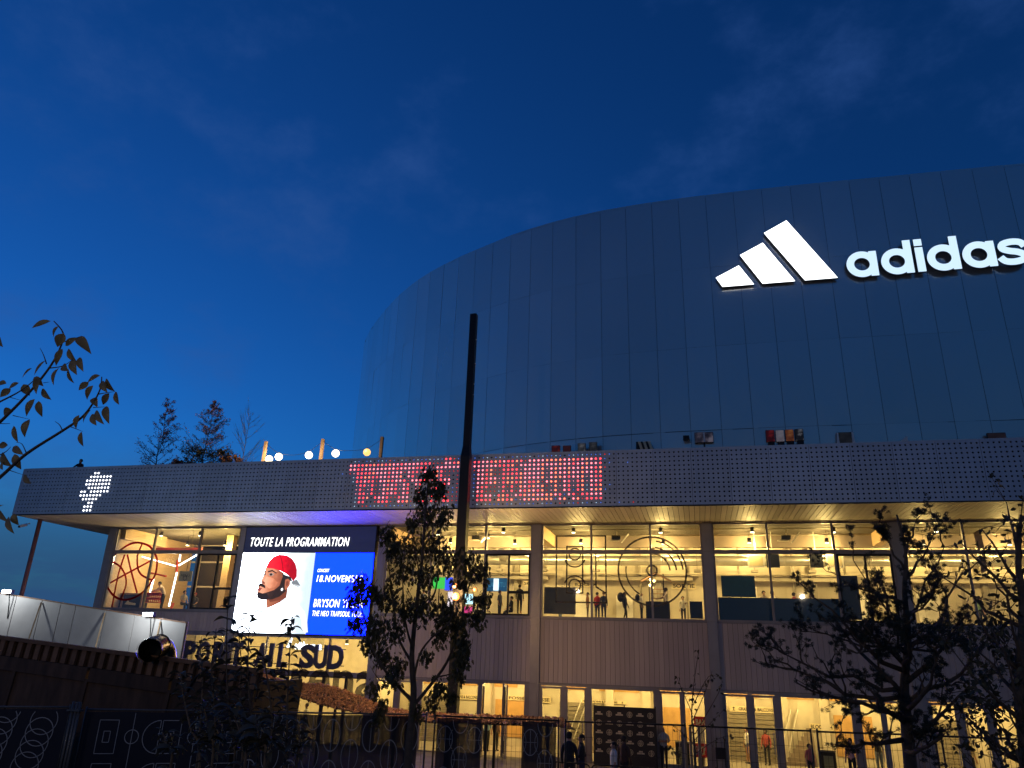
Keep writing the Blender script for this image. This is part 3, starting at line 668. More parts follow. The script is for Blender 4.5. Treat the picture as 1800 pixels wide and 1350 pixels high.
# ================================================================== LETTERING ON THE FACADE
ps = thing('facade_lettering', 'large dark block letters standing in front of the glazing under the screen', 'sign', (-25, 41.1, 3.4))
lx = [at(324, 1150, 41.1).x, at(605, 1165, 41.1).x]; zl0, zl1 = 3.52, 4.82
pos = [0, .085, .19, .30, .405 + .055, .545, .60, .735, .82, .905]; wid = [.075, .085, .085, .08, .075, .025, .06, .088, .08, .09]
for ch, p_, w_ in zip('PORTAILSUD', pos, wid):
    xa = lx[0] + (lx[1] - lx[0]) * p_; text('letter', ch, xa, xa + (lx[1] - lx[0]) * w_, zl0, zl1, 41.1, mat('letter_blue_grey', (.055, .055, .085), .5, .2), ps, bold=.045, d=.12)
m = MB(); m.tube([(lx[0], 41.13, 3.72), (lx[1], 41.13, 3.72)], .025, 6); m.tube([(lx[0], 41.13, 4.6), (lx[1], 41.13, 4.6)], .025, 6)
for k in range(8):
    x = lx[0] + (lx[1] - lx[0]) * (k + .5) / 8; m.beam((x, 41.13, 3.72), (x, FY - .05, 3.72), .03, .03); m.beam((x, 41.13, 4.6), (x, FY - .05, 4.6), .03, .03)
m.obj('mounting_rail', M['black'], ps)
gx = [at(470, 1200, FY - .1).x, at(650, 1212, FY - .1).x]
gl = thing('glass_lettering', 'oversized dark word stuck across the entrance doors under the screen', 'lettering', (gx[0], FY - .06, 2.1))
text('word', 'arena', gx[0], gx[1] + .4, 2.0, 3.5, FY - .062, meshclothmat('dark_vinyl', (.06, .055, .05), .6), gl, bold=.02, d=.004)
a_, c_ = at(510, 1136, 45), at(566, 1133, 45)
ns = thing('neon_sign', 'small white glowing lettering hanging inside behind the block letters', 'sign', (a_.x, 45, a_.z))
text('neon_text', 'adidas arena', a_.x + .35, c_.x, a_.z - .16, a_.z + .30, 45, emat('neon_white', (.9, .97, 1), 4.5), ns, bold=.02, d=.04)
MB().prism([(a_.x - .25, a_.z - .1), (a_.x, a_.z - .1), (a_.x + .1, a_.z + .5), (a_.x - .02, a_.z + .5)], 44.97, 45.0).obj('emblem_bar', MATS['neon_white'], ns)
MB().box(a_.x - .3, c_.x + .1, 45.01, 45.05, a_.z - .25, a_.z + .6).obj('backing', glassmat('clear_panel', (.9, .92, .92)), ns)

# vinyl drawings on the glass
YV = FY - .004
def vz(x, y): q = at(860 + x / 4.09, 880 + y / 4.09, YV); return q.x, q.z
def strip(mb, pts, wd, y0=YV - .006, y1=YV - .001):
    for (xa, za), (xb, zb) in zip(pts[:-1], pts[1:]):
        d = Vector((xb - xa, 0, zb - za))
        if d.length < 1e-6: continue
        d.normalize(); nn = Vector((-d.z, 0, d.x)) * wd / 2; e = d * wd * .3
        mb.prism([(xa - e.x + nn.x, za - e.z + nn.z), (xb + e.x + nn.x, zb + e.z + nn.z), (xb + e.x - nn.x, zb + e.z - nn.z), (xa - e.x - nn.x, za - e.z - nn.z)], y0, y1)
def sub_strip(parent, name, pts, wd, mt=M['vinyl']): m = MB(); strip(m, pts, wd); return m.obj(name, mt, parent)
def sub_ring(parent, name, cx, cz, r, wd, mt=M['vinyl'], a0=0, a1=2 * math.pi, n=48, ex=1, ez=1): return MB().ring(cx, cz, r - wd / 2, r + wd / 2, YV - .006, YV - .001, n, a0, a1, ex, ez).obj(name, mt, parent)
cx, cz = vz(1170, 505); rr = (vz(1415, 505)[0] - vz(925, 505)[0]) / 2
d1 = thing('window_drawing', 'grey outline of a record turntable stuck on the upper window pane', 'window sticker', (cx, YV, cz))
sub_ring(d1, 'disc_outline', cx, cz, rr, .10); sub_ring(d1, 'hub', cx, cz + .02, .27, .10)
for k, r_ in enumerate((.86, 1.20, 1.55)): sub_ring(d1, 'groove_line', cx - .02, cz - .05, r_ + .12, .09, a0=R(4), a1=R(80), n=16)
sub_ring(d1, 'groove_line', cx, cz, rr - .42, .08, a0=R(170), a1=R(240), n=16)
bx0, bz1 = vz(485, 255); bx1, bz0 = vz(842, 735)
d2 = thing('window_drawing', 'grey outline of a cassette player with two reels on the window pane', 'window sticker', (bx0, YV, bz0))
sub_strip(d2, 'case_outline', [(bx0, bz0), (bx1, bz0), (bx1, bz1), (bx0, bz1), (bx0, bz0)], .085)
ix0, iz1 = vz(558, 330); ix1, iz0 = vz(672, 665)
sub_strip(d2, 'inner_outline', [(ix0, iz0), (ix1, iz0), (ix1, iz1), (ix0, iz1), (ix0, iz0)], .085)
for yy in (385, 608):
    c1, c2 = vz(615, yy); sub_ring(d2, 'reel', c1, c2, .32, .085); sub_ring(d2, 'reel_arc', c1, c2 - .1, .60, .08, a0=R(200) if yy < 500 else R(20), a1=R(340) if yy < 500 else R(160), n=16)
sub_strip(d2, 'tape_line', [vz(765, 370), vz(768, 620), vz(838, 665)], .085)
# red basketball on the corner window
def bz(x, y): q = at(180 + x / 6.923, 920 + y / 6.923, YV); return q.x, q.z
cx, cz = bz(368, 600); rr = 1.62
d3 = thing('window_drawing', 'red outline of a basketball stuck on the corner window', 'window sticker', (cx, YV, cz))
RV = M['redvinyl']
bl = [bz(*p) for p in ((130, 400), (205, 335), (330, 255), (440, 235), (560, 270), (620, 340), (665, 440), (650, 600), (590, 720), (500, 830), (380, 905), (260, 930), (150, 890), (75, 800), (55, 740))]
sub_strip(d3, 'ball_outline', [(p.x, p.z) for p in catmull([Vector((x, 0, z)) for x, z in bl], 4)], .13, RV)
for nm, P_ in (('seam', [(100, 722), (280, 620), (430, 540), (590, 455)]), ('seam', [(305, 385), (345, 560), (420, 840)]), ('seam', [(125, 468), (220, 530), (280, 640), (285, 760), (230, 905)]), ('seam', [(425, 385), (430, 540), (480, 630), (600, 690)]), ('seam', [(270, 385), (190, 640), (110, 1050)]), ('seam', [(485, 245), (450, 330), (425, 400)])):
    sub_strip(d3, nm, [(p.x, p.z) for p in catmull([Vector((x, 0, z)) for x, z in [bz(*p) for p in P_]], 4)], .115, RV)

# ================================================================== LAMPS INSIDE
WARM = (1, .67, .215)
pend_can = None
def pendant(px, py, Y, zc, label, group, power=55):
    q = at(px, py, Y); t = thing('pendant_lamp', label, 'lamp', (q.x, Y, q.z), group)
    h = .26
    m = MB(); m.tube([(q.x, Y, q.z - h / 2), (q.x, Y, q.z + h / 2)], .105, 12); m.obj('can', M['black'], t)
    MB().tube([(q.x, Y, q.z + h / 2), (q.x, Y, max(zc, q.z + h / 2 + .05))], .012, 5).obj('cord', M['black'], t)
    MB().tube([(q.x, Y, q.z - h / 2 - .03), (q.x, Y, q.z - h / 2 - .002)], .098, 12).obj('bulb', M['bulbw'], t)
    lamp_light('pendant_light', 'POINT', (q.x, Y, q.z - h / 2 - .2), power * (3.9 if Y > 44 else .5), WARM, t, .12)
G = 'pendant lamps upstairs'
for px, py, Y in ((284, 938, 42.8), (330, 955, 45), (352, 938, 43.4), (396, 955, 44.6)): pendant(px, py, Y, 11.76, 'black pendant can lamp hanging behind the corner window', 'pendant lamps behind the corner window', 170)
for px, py, Y in ((770, 936, 44), (792, 950, 45), (858, 942, 44.2), (885, 932, 42.9), (905, 952, 45)): pendant(px, py, Y, 11.76, 'black pendant can lamp behind the window right of the lamp post', 'pendant lamps behind the post window', 125)
for px, py, Y in ((1008, 932, 42.9), (1021, 951, 45), (1161, 932, 42.9), (1166, 952, 45)): pendant(px, py, Y, 11.76, 'black pendant can lamp above the turntable drawing window', 'pendant lamps behind the turntable window', 150)
for px, py, Y in ((1322, 931, 42.9), (1317, 950, 45), (1453, 950, 45), (1465, 931, 42.9)): pendant(px, py, Y, 11.76, 'black pendant can lamp behind the window left of the pine', 'pendant lamps left of the pine', 150)
for px, py, Y in ((1645, 930, 42.9), (1623, 953, 45), (1774, 953, 45), (1790, 930, 42.9)): pendant(px, py, Y, 11.76, 'black pendant can lamp behind the far right window', 'pendant lamps behind the right window', 100)
pendant(353, 1129, 45, 5.5, 'black pendant can lamp in the hall below the corner window', None, 160)
pendant(470, 1128, 46, 5.5, 'black pendant can lamp over the entrance hall left of the neon', None, 160)
pendant(610, 1128, 46, 5.5, 'black pendant can lamp over the entrance hall right of the neon', None, 160)
def panel_light(x, y, z, w_, label, group, power):
    t = thing('ceiling_light', label, 'lamp', (x, y, z), group)
    MB().box(x - w_ / 2 - .03, x + w_ / 2 + .03, y - .13, y + .13, z - .05, z).obj('housing', M['white'], t)
    MB().box(x - w_ / 2, x + w_ / 2, y - .1, y + .1, z - .062, z - .052).obj('diffuser', emat('diffuser_warm', (1, .74, .38), 3), t)
    lamp_light('panel_light', 'POINT', (x, y, z - .3), power * 2.3, WARM, t, .15)
for i in range(2, len(CX) - 1):
    for k in (1.6, 4.6, 7.6): panel_light(CX[i] + k, 44.0, 3.45, 1.2, 'slim lit ceiling fitting in the ground-floor lobby', 'lobby ceiling fittings', 105 if i < 3 else 125)
for i in range(2, len(CX) - 1):
    for k in (2.3, 7.0): panel_light(CX[i] + k, 48.5, 11.76, 1.2, 'slim lit ceiling fitting above the duct upstairs', 'upstairs ceiling fittings', 270)
for k in (-35, -32, -25.5, -22.5, -20): panel_light(k, 47.5, 5.5, 1.2, 'slim lit ceiling fitting in the tall entrance hall', 'entrance hall fittings', 120)
# ================================================================== PEOPLE
def cmat(c, kind='cloth'):
    n = kind + '_%d_%d_%d' % tuple(int(v * 255) for v in c); return mat(n, c, .55 if kind == 'skin' else .85, 0, .08, 14)
SK = {'l': (.48, .27, .19), 'm': (.30, .16, .10), 'd': (.09, .045, .03)}
def person(label, x, y, z, h=1.74, face=0., top=(.03, .03, .035), legs=(.03, .03, .04), hair=(.02, .015, .012), skin='l', pose='stand', sleeve='short', shoes=(.03, .03, .03), shorts=False, lean=0., bald=False):
    """face: heading in degrees, 0 = towards the street (-Y), 90 = towards +X"""
    k = h / 1.75; V = []; E_ = []; Rr = []; T = []
    def v(p, r, tg, par=None):
        V.append(Vector(p) * k); Rr.append(r * k); T.append(tg)
        if par is not None: E_.append((par, len(V) - 1))
        return len(V) - 1
    st = {'stand': (.0, .0), 'walk': (.30, -.28), 'step': (.14, -.12)}.get(pose, (0, 0))
    pel = v((0, 0, .96), .135, 'L'); wa = v((0, -.01, 1.10), .125, 'T', pel); ch = v((0, -.01 - lean * .1, 1.28), .145, 'T', wa); ns_ = v((0, .01 - lean * .2, 1.43), .085, 'T', ch)
    nk = v((0, 0 - lean * .25, 1.50), .055, 'S', ns_); jw = v((0, -.03 - lean * .28, 1.565), .074, 'S', nk); hd = v((0, -.015 - lean * .3, 1.645), .092, 'S', jw); v((0, 0 - lean * .3, 1.715), .066, 'S', hd)
    v((0, -.128 - lean * .3, 1.60), .013, 'S', hd)
    for s, fw in ((-1, st[0]), (1, st[1])):
        hp = v((.095 * s, 0, .90), .10, 'L', pel)
        if pose == 'sit':
            kn = v((.11 * s, -.42, .86), .07, 'L', hp); an = v((.11 * s, -.45, .44), .05, 'L', kn); v((.11 * s, -.58, .40), .04, 'F', an)
        else:
            kn = v((.10 * s, -fw * .55 - (.06 if fw else 0), .50), .068, 'K' if shorts else 'L', hp); an = v((.10 * s, -fw, .10 + (.06 if fw < -.1 else 0)), .045, 'K' if shorts else 'L', kn)
            he = v((.10 * s, -fw + .03, .045 + (.05 if fw < -.1 else 0)), .042, 'F', an); v((.10 * s, -fw - .15, .035), .036, 'F', he)
        sh = v((.175 * s, 0 - lean * .15, 1.40), .07, 'T', ns_)
        if pose == 'fold': el, ha, hb = (.25 * s, -.04, 1.14), (.02 * s, -.22, 1.16), (-.06 * s, -.22, 1.17)
        elif pose == 'reach': el, ha, hb = (.24 * s, -.20 - lean * .2, 1.20), (.20 * s, -.45 - lean * .2, 1.14), (.19 * s, -.53 - lean * .2, 1.13)
        elif pose == 'phone' and s > 0: el, ha, hb = (.23 * s, -.05, 1.14), (.14 * s, -.27, 1.24), (.12 * s, -.33, 1.27)
        elif pose == 'sit': el, ha, hb = (.23 * s, -.08, 1.15), (.15 * s, -.30, 1.02), (.12 * s, -.37, 1.0)
        elif pose == 'rail': el, ha, hb = (.30 * s, -.12, 1.20), (.20 * s, -.36, 1.10), (.16 * s, -.44, 1.10)
        else: el, ha, hb = (.235 * s, .02 + fw * .35, 1.13), (.245 * s, -.06 + fw * .6, .90), (.245 * s, -.08 + fw * .65, .83)
        at_ = 'T'; e = v(el, .048, at_, sh); lo = 'T' if sleeve == 'long' else 'A'
        wr = v(ha, .033, lo, e); pm_ = v(hb, .036, 'A', wr); d = (Vector(hb) - Vector(ha)).normalized(); sd = d.cross(Vector((0, 1, 0)) if abs(d.y) < .8 else Vector((0, 0, 1))).normalized()
        for q, (o_, L_) in enumerate(((-.027, .085), (-.009, .098), (.009, .092), (.026, .075))): 
            f1 = v(Vector(hb) + sd * o_ + d * (.04), .0095, 'A', pm_); v(Vector(hb) + sd * o_ * 1.2 + d * L_ + Vector((0, -.012, 0)), .008, 'A', f1)
        f1 = v(Vector(hb) + sd * .045 + d * .01, .010, 'A', pm_); v(Vector(hb) + sd * .058 + d * .05, .009, 'A', f1)
    me = bpy.data.meshes.new('p'); me.from_pydata(V, E_, []); o = bpy.data.objects.new('p', me); COL.objects.link(o)
    md = o.modifiers.new('s', 'SKIN'); md.use_smooth_shade = True
    for sv, r_, tg in zip(me.skin_vertices[0].data, Rr, T): sv.radius = (r_ * (1.25 if tg == 'T' and r_ > .1 * k else 1), r_)
    me.skin_vertices[0].data[0].use_root = True
    ms = o.modifiers.new('u', 'SUBSURF'); ms.levels = 1; ms.render_levels = 1
    dg = bpy.context.evaluated_depsgraph_get(); body = bpy.data.meshes.new_from_object(o.evaluated_get(dg)); bpy.data.objects.remove(o)
    body.materials.clear(); mats = [cmat(SK[skin], 'skin'), cmat(top), cmat(legs), cmat(shoes, 'shoe')]
    for m_ in mats: body.materials.append(m_)
    ix = {'S': 0, 'A': 0, 'K': 0, 'T': 1, 'L': 2, 'F': 3}
    seg = [(V[a], V[c], ix[T[c]], (Rr[a] + Rr[c]) / 2) for a, c in E_]
    for p in body.polygons:
        c = p.center; best = 9; bi = 0
        for a, d, i_, r_ in seg:
            ab = d - a; t = max(0, min(1, (c - a).dot(ab) / max(1e-9, ab.length_squared))); dd = (c - a - ab * t).length - r_
            if dd < best: best, bi = dd, i_
        p.material_index = bi
    t = thing('person', label, 'person', (x, y, z)); t.rotation_euler = (0, 0, R(face))
    bo = bpy.data.objects.new('body', body); COL.objects.link(bo); bo.parent = t
    if not bald:
        hm = MB(); hc = Vector((0, .012 - lean * .3, 1.662)) * k; hm.ball(hc, .108 * k, 12, 8, 1.06); keep = []
        for f_ in hm.f:
            cc = sum((hm.v[i] for i in f_), Vector()) / len(f_) - hc
            if cc.z > -.01 * k and cc.y > -.075 * k or cc.y > .035 * k and cc.z > -.085 * k or cc.z > .05 * k: keep.append(f_)
        hm.f = keep; hm.sm = [True] * len(keep); ho = bpy.data.objects.new('hair', hm.mesh('hair', cmat(hair, 'hair'))); COL.objects.link(ho); ho.parent = t
    return t
def px_person(label, px, py_head, Y, zf, **k):
    q = at(px, py_head, Y); h = k.pop('h', max(1.5, min(1.92, q.z - zf))); return person(label, q.x, Y, zf, h=h, **k)
UF = 6.6; LF = Z0 + .012
WT, BLK, NVY, RED_, GRY, JNS = (.62, .60, .56), (.018, .018, .02), (.025, .03, .07), (.45, .03, .03), (.22, .23, .24), (.10, .13, .19)
# outside, behind the fence
og = lambda Y: gz(Y) + .005
px_person('person seen from behind in dark jacket standing at the fence by the barriers', 1001, 1266, 25.5, og(25.5), face=170, top=(.012, .014, .022), legs=BLK, sleeve='long', h=1.84)
px_person('person in black t-shirt and dark jeans striding left behind the fence', 1022, 1256, 27, og(27), face=-80, top=BLK, legs=NVY, pose='walk', skin='m', h=1.8)
px_person('person in white t-shirt and grey jeans in front of the black backdrop', 1078, 1276, 28.5, og(28.5), face=-60, top=WT, legs=(.16, .18, .20), skin='l', pose='step', h=1.64)
px_person('tall person in brown top with back turned in front of the black backdrop', 1096, 1261, 28.8, og(28.8), face=150, top=(.07, .035, .025), legs=BLK, sleeve='long', skin='d', h=1.86)
px_person('bald person in pale shirt and dark trousers with folded arms in the doorway', 1165, 1263, 40.6, Z0 + .005, face=10, top=(.35, .36, .36), legs=BLK, pose='fold', skin='m', bald=True)
px_person('person in pale shirt and dark shorts in the lobby by the shutter', 1312, 1279, 45, LF, face=-60, top=WT, legs=NVY, shorts=True, skin='m')
px_person('person in light blue t-shirt seen from behind in the open doorway', 857, 1236, 43, LF, face=180, top=(.20, .36, .46), legs=BLK, h=1.9)
px_person('person in dark cap profile right of the blue t-shirt in the lobby', 873, 1258, 43.6, LF, face=60, top=(.06, .03, .03), legs=BLK, sleeve='long')
px_person('person in white top left of the blue t-shirt in the lobby', 846, 1256, 44.6, LF, face=30, top=WT, legs=BLK)
px_person('bald person in white shirt near the lamp post in the lobby', 812, 1252, 44.4, LF, face=60, top=WT, legs=GRY, bald=True)
px_person('person with long dark hair in dark clothes behind the printed fence', 963, 1262, 42.6, LF, face=-70, top=BLK, legs=BLK, sleeve='long')
px_person('small person in red and white clothes in the lobby near the bin', 1421, 1300, 40, Z0 + .005, face=20, top=(.42, .12, .12), legs=BLK, h=1.55)
px_person('person in red and white top with dark bag in the doorway behind the pine', 1493, 1298, 40.6, Z0 + .005, face=-30, top=(.5, .30, .30), legs=BLK)
# upstairs
px_person('person in white jersey leaning over a red basket behind the corner window', 291, 1027, 43.2, UF, face=-70, top=(.62, .50, .42), legs=BLK, pose='reach', lean=1.2, h=1.8)
px_person('person in pale top sitting low at the corner window', 322, 1058, 43.0, UF - .45, face=70, top=(.45, .40, .38), pose='sit', legs=BLK, h=1.7)
px_person('person with red headwear at the foot of the corner casement', 341, 1060, 43.4, UF - .55, face=20, top=(.10, .10, .11), hair=(.4, .05, .03), h=1.7, pose='sit')
px_person('person in dark vest and white sleeves behind the casement by the post', 879, 1044, 43.0, UF, face=75, top=(.06, .06, .08), sleeve='short', legs=BLK, skin='m')
px_person('person in black seen from behind at the casement beside the column', 914, 1028, 43.2, UF + .25, face=180, top=BLK, legs=BLK, sleeve='long')
px_person('seated person with dark hair low in the casement beside the column', 899, 1064, 42.6, UF - .5, face=-60, top=BLK, legs=BLK, pose='sit', h=1.65)
px_person('person in red scarf with back to the window behind the cassette drawing', 1050, 1047, 43.4, UF, face=160, top=RED_, legs=NVY, sleeve='long')
px_person('person in navy jacket beside the red scarf behind the window', 1061, 1047, 43.0, UF, face=-160, top=NVY, legs=NVY, sleeve='long', hair=(.10, .05, .02))
px_person('person in orange-brown top left of the red scarf upstairs', 1033, 1051, 43.6, UF, face=-80, top=(.35, .17, .08), legs=(.2, .15, .1))
t = px_person('person in black wearing a large backpack behind the turntable window', 1098, 1042, 43.1, UF, face=75, top=BLK, legs=BLK, skin='d', pose='step')
bp = MB().ball((0, 0, 0), .20, 12, 8, 1.35).mesh('backpack', cmat((.02, .02, .022), 'bag')); o = bpy.data.objects.new('backpack', bp); COL.objects.link(o); o.parent = t; o.location = (0, .24, 1.24)
t = px_person('person in white t-shirt with a small backpack under the turntable drawing', 1127, 1050, 43.1, UF, face=80, top=WT, legs=BLK, skin='m', bald=True)
o = bpy.data.objects.new('backpack', bp); COL.objects.link(o); o.parent = t; o.location = (0, .21, 1.22); o.scale = (.75, .7, .75)
px_person('person in dark cap working at the bulb-lit drinks stand upstairs', 1170, 1033, 43.9, UF + .1, face=-70, top=(.38, .34, .30), legs=BLK, skin='d', pose='reach')
px_person('pale-faced person looking over the blue panel left of the pine', 1342, 1039, 44.6, UF, face=10, top=(.3, .25, .22), legs=BLK)
px_person('dark-haired person looking over the blue panel near the mullion', 1357, 1039, 45, UF, face=40, top=WT, legs=BLK, skin='m')
# terrace
q = at(142, 807, 37.6); person('person in dark jacket leaning over the parapet of the roof terrace', q.x, 37.65, 13.0 + (q.z - 14.75), h=1.75, face=10, top=(.012, .014, .02), legs=BLK, sleeve='long', pose='rail')

# ================================================================== INTERIOR THINGS
def board(name, label, cat, px0, py0, px1, py1, Y, mt, th=.04, group=None):
    a, c = at(px0, py0, Y), at(px1, py1, Y); t = thing(name, label, cat, (a.x, Y, min(a.z, c.z)), group)
    MB().box(min(a.x, c.x), max(a.x, c.x), Y - th, Y, min(a.z, c.z), max(a.z, c.z)).obj('panel', mt, t); return t, a, c
def sign(label, s, px0, py0, px1, py1, Y=46.04, mt=None, tm=None, arrow=()):
    t, a, c = board('direction_sign', label, 'sign', px0, py0, px1, py1, Y, mt or M['signw'])
    x0, x1 = a.x, c.x; z0, z1 = min(a.z, c.z), max(a.z, c.z); h = z1 - z0; pad = (x1 - x0) * .06; l_, r_ = pad, pad
    if 'l' in arrow: l_ += .34
    if 'r' in arrow: r_ += .34
    text('sign_text', s, x0 + l_, x1 - r_, z0 + h * .2, z1 - h * .2, Y - .041, tm or M['dark'], t, bold=.03, d=.004)
    for sd in arrow:
        xa = x0 + .22 if sd == 'l' else x1 - .22; m = MB(); m.box(xa - .02, xa + .02, Y - .046, Y - .041, z0 + h * .2, z1 - h * .3); m.prism([(xa - .09, z1 - h * .42), (xa + .09, z1 - h * .42), (xa, z1 - h * .16)], Y - .046, Y - .0405); m.box(xa - .08, xa + .08, Y - .046, Y - .041, z0 + h * .16, z0 + h * .22); m.obj('arrow', M['dark'], t)
    return t
sign('cream lobby sign reading GRADINS & BALCONS behind the lamp post', 'GRADINS & BALCONS', 782, 1219, 853, 1231, arrow='lr')
sign('cream lobby sign reading FOSSE above a doorway', 'FOSSE', 893, 1222, 925, 1232)
sign('cream lobby sign of a second FOSSE doorway right of the column', 'FOSSE', 938, 1224, 968, 1236)
sign('cream lobby sign reading GRADINS & BALCONS over the black backdrop', 'GRADINS & BALCONS', 1020, 1229, 1101, 1238, arrow='lr')
sign('cream lobby sign reading GRADINS & BALCONS over the roller shutter', 'GRADINS & BALCONS', 1282, 1240, 1364, 1254, arrow='l')
sign('cream upstairs sign reading BLOCS I-K behind the cassette drawing', 'BLOCS I-K', 1008, 1023, 1052, 1032, 49.9)
sign('cream upstairs sign reading SORTIE right of the turntable drawing', 'SORTIE', 1180, 1024, 1224, 1036, 49.9)
sign('cream upstairs sign cut off at SO beside the column', 'SO', 920, 1021, 936, 1030, 48.8)
sign('cream notice reading BLOCS A-H on the lobby wall near the bin', 'BLOCS A-H', 1422, 1271, 1466, 1285)
sign('round cream lobby sign half hidden by the young tree', '0+', 752, 1216, 772, 1226)
# press backdrop
bd, a, c = board('press_backdrop', 'black press backdrop with rows of pale round crests in the lobby window', 'backdrop', 1044, 1240, 1152, 1338, 40.3, mat('backdrop_black', (.02, .02, .022), .8, 0, .05), .03)
c2 = at(1152, 1252, 40.3); bw, bz0, bz1 = c2.x - a.x, Z0 + .05, a.z
bd.children[0].data = MB().box(a.x, a.x + bw, 40.27, 40.3, bz0, bz1).mesh('panel', MATS['backdrop_black'], org(bd))
cream = mat('backdrop_print', (.45, .40, .30), .8)
for r_ in range(7):
    for k in range(6):
        x = a.x + bw * (k + .5) / 6; z = bz1 - .35 - r_ * .42; m = MB()
        if z < bz0 + .3: continue
        if (k + r_) % 2:
            m.ring(x, z, .118, .14, 40.262, 40.269, 20); m.ring(x, z, .05, .068, 40.262, 40.269, 10, ez=1.5); m.box(x - .012, x + .012, 40.262, 40.269, z - .11, z + .11); m.box(x - .1, x + .1, 40.262, 40.269, z - .02, z); m.obj('crest', cream, bd)
        else:
            m.box(x - .09, x + .09, 40.262, 40.269, z + .02, z + .09); m.prism([(x - .19, z - .06), (x + .19, z - .06), (x + .17, z + .01), (x - .17, z + .01)], 40.262, 40.269); m.obj('word_mark', cream, bd)
m = MB()
for k in (0, .5, 1): m.beam((a.x + bw * k, 40.34, Z0 + .02), (a.x + bw * k, 40.34, bz1 + .08), .05, .05)
for k in (0, 1): m.beam((a.x + bw * k, 40.34, Z0 + .04), (a.x + bw * k, 41.0, Z0 + .04), .06, .04)
m.obj('stand', M['black'], bd)
# red posters in the doorway
for lb, y0, y1, s in (('upper red and white poster in the doorway behind the bare sapling', 1259, 1279, 'BAR'), ('lower red and white poster in the doorway behind the bare sapling', 1306, 1332, 'SNACK')):
    t, a, c = board('poster', lb, 'poster', 1219, y0, 1244, y1, 43, M['red'])
    text('poster_text', s, a.x + .1, c.x - .1, min(a.z, c.z) + .12, max(a.z, c.z) - .12, 42.95, M['white'], t, bold=.02, d=.004)
    MB().box(a.x + .2, c.x - .2, 43, 43.06, Z0, min(a.z, c.z)).obj('stand', M['white'], t)
t, a, c = board('poster', 'red and white board inside the entrance under the block letters', 'poster', 486, 1225, 522, 1242, 47, M['red']); text('poster_text', 'OPEN', a.x + .2, c.x - .2, c.z + .15, a.z - .1, 46.95, M['white'], t, bold=.02, d=.004); MB().box(a.x, c.x, 47.0, 47.08, Z0, a.z).obj('stand', M['white'], t)
def litter_bin(label, px0, px1, py0, Y):
    a, c = at(px0, py0, Y), at(px1, py0, Y); t = thing('litter_bin', label, 'bin', (a.x, Y, Z0)); m = MB(); m.box(a.x, c.x, Y, Y + .5, Z0, a.z - .08); m.obj('body', M['black'], t)
    MB().box(a.x - .02, c.x + .02, Y - .02, Y + .52, a.z - .079, a.z).obj('lid', mat('bin_lid', (.20, .18, .15), .5), t); MB().box(a.x + .15, c.x - .12, Y - .012, Y - .002, Z0 + .1, a.z - .25).obj('front_panel', mat('bin_panel', (.32, .34, .24), .5), t)
litter_bin('dark litter bin in the lobby doorway left of the red posters', 1187, 1211, 1303, 42.4); litter_bin('dark litter bin with pale front by the window left of the pine', 1440, 1468, 1318, 42.4)
t = thing('hand_truck', 'black trolley parked against the column behind the sapling', 'trolley', (at(1268, 1340, 40.8).x, 40.8, Z0)); x = at(1268, 1340, 40.8).x
m = MB(); m.tube([(x - .2, 40.8, Z0 + .05), (x - .2, 40.9, 1.0), (x + .2, 40.9, 1.0), (x + .2, 40.8, Z0 + .05)], .025, 8); m.box(x - .22, x + .22, 40.55, 40.8, Z0 + .04, Z0 + .07); m.box(x - .24, x + .24, 40.82, 40.95, .2, .7); m.obj('frame', M['black'], t)
for s in (-1, 1): MB().tube([(x + .24 * s, 40.85, Z0 + .13), (x + .29 * s, 40.85, Z0 + .13)], .12, 12).obj('wheel', M['black'], t)
# stairs with bright handrails in the lobby
for px, lb in ((1009, 'lobby staircase with bright handrail behind the double doors'), (1385, 'lobby staircase with bright handrail left of the bin')):
    q = at(px, 1250, 44.5); t = thing('staircase', lb, 'stairs', (q.x, 44.5, Z0)); m = MB()
    for k in range(9): m.box(q.x - .3 + k * .16, q.x + 1.3, 45.2 + .08 * k, 45.28 + .08 * k, Z0 + .2 * k, Z0 + .2 * k + .2)
    m.obj('steps', M['concdark'], t)
    for dx in (-.1, .25): MB().beam((q.x + dx - .35, 45.0, .3), (q.x + dx + .35, 45.6, 2.3), .05, .05).obj('handrail', M['duct'], t)
# drinks stand with parasol roof and bulbs
def stand(label, px, pyt, Y, w_):
    q = at(px, pyt, Y); t = thing('drinks_stand', label, 'stand', (q.x, Y, UF)); x = q.x
    for s in (-1, 1): MB().add([(x, Y - .5, q.z + .1), (x, Y + .5, q.z + .1), (x + s * w_, Y + .5, q.z - .35), (x + s * w_, Y - .5, q.z - .35), (x, Y - .5, q.z + .05), (x, Y + .5, q.z + .05), (x + s * w_, Y + .5, q.z - .4), (x + s * w_, Y - .5, q.z - .4)], BOXF).obj('roof_flap', M['wood'], t, True)
    for s in (-1, 1): MB().beam((x + .4 * s, Y, UF), (x + .4 * s, Y, q.z + .05), .06, .06).obj('post', M['black'], t)
    MB().box(x - .6, x + .7, Y - .4, Y + .4, UF, UF + 1.05).obj('counter', M['black'], t)
    for k in range(3): MB().box(x - .35, x + .38, Y + .1, Y + .35, UF + 1.25 + .25 * k, UF + 1.28 + .25 * k).obj('shelf', M['wood'], t)
    for k, (dx, dz) in enumerate(((-.30, -.3), (-.24, -.45), (-.34, -.62), (-.22, -.75), (-.1, -.38))):
        o = MB().ball((x + dx, Y - .3, q.z + dz), .07, 8, 6).obj('bulb', emat('bulb_amber', (1, .62, .2), 14), t)
    lamp_light('stand_light', 'POINT', (x - .25, Y - .45, q.z - .55), 60, (1, .6, .25), t, .1)
stand('dark drinks stand with winged roof and amber bulbs under the turntable drawing', 1153, 1010, 43.8, .85)
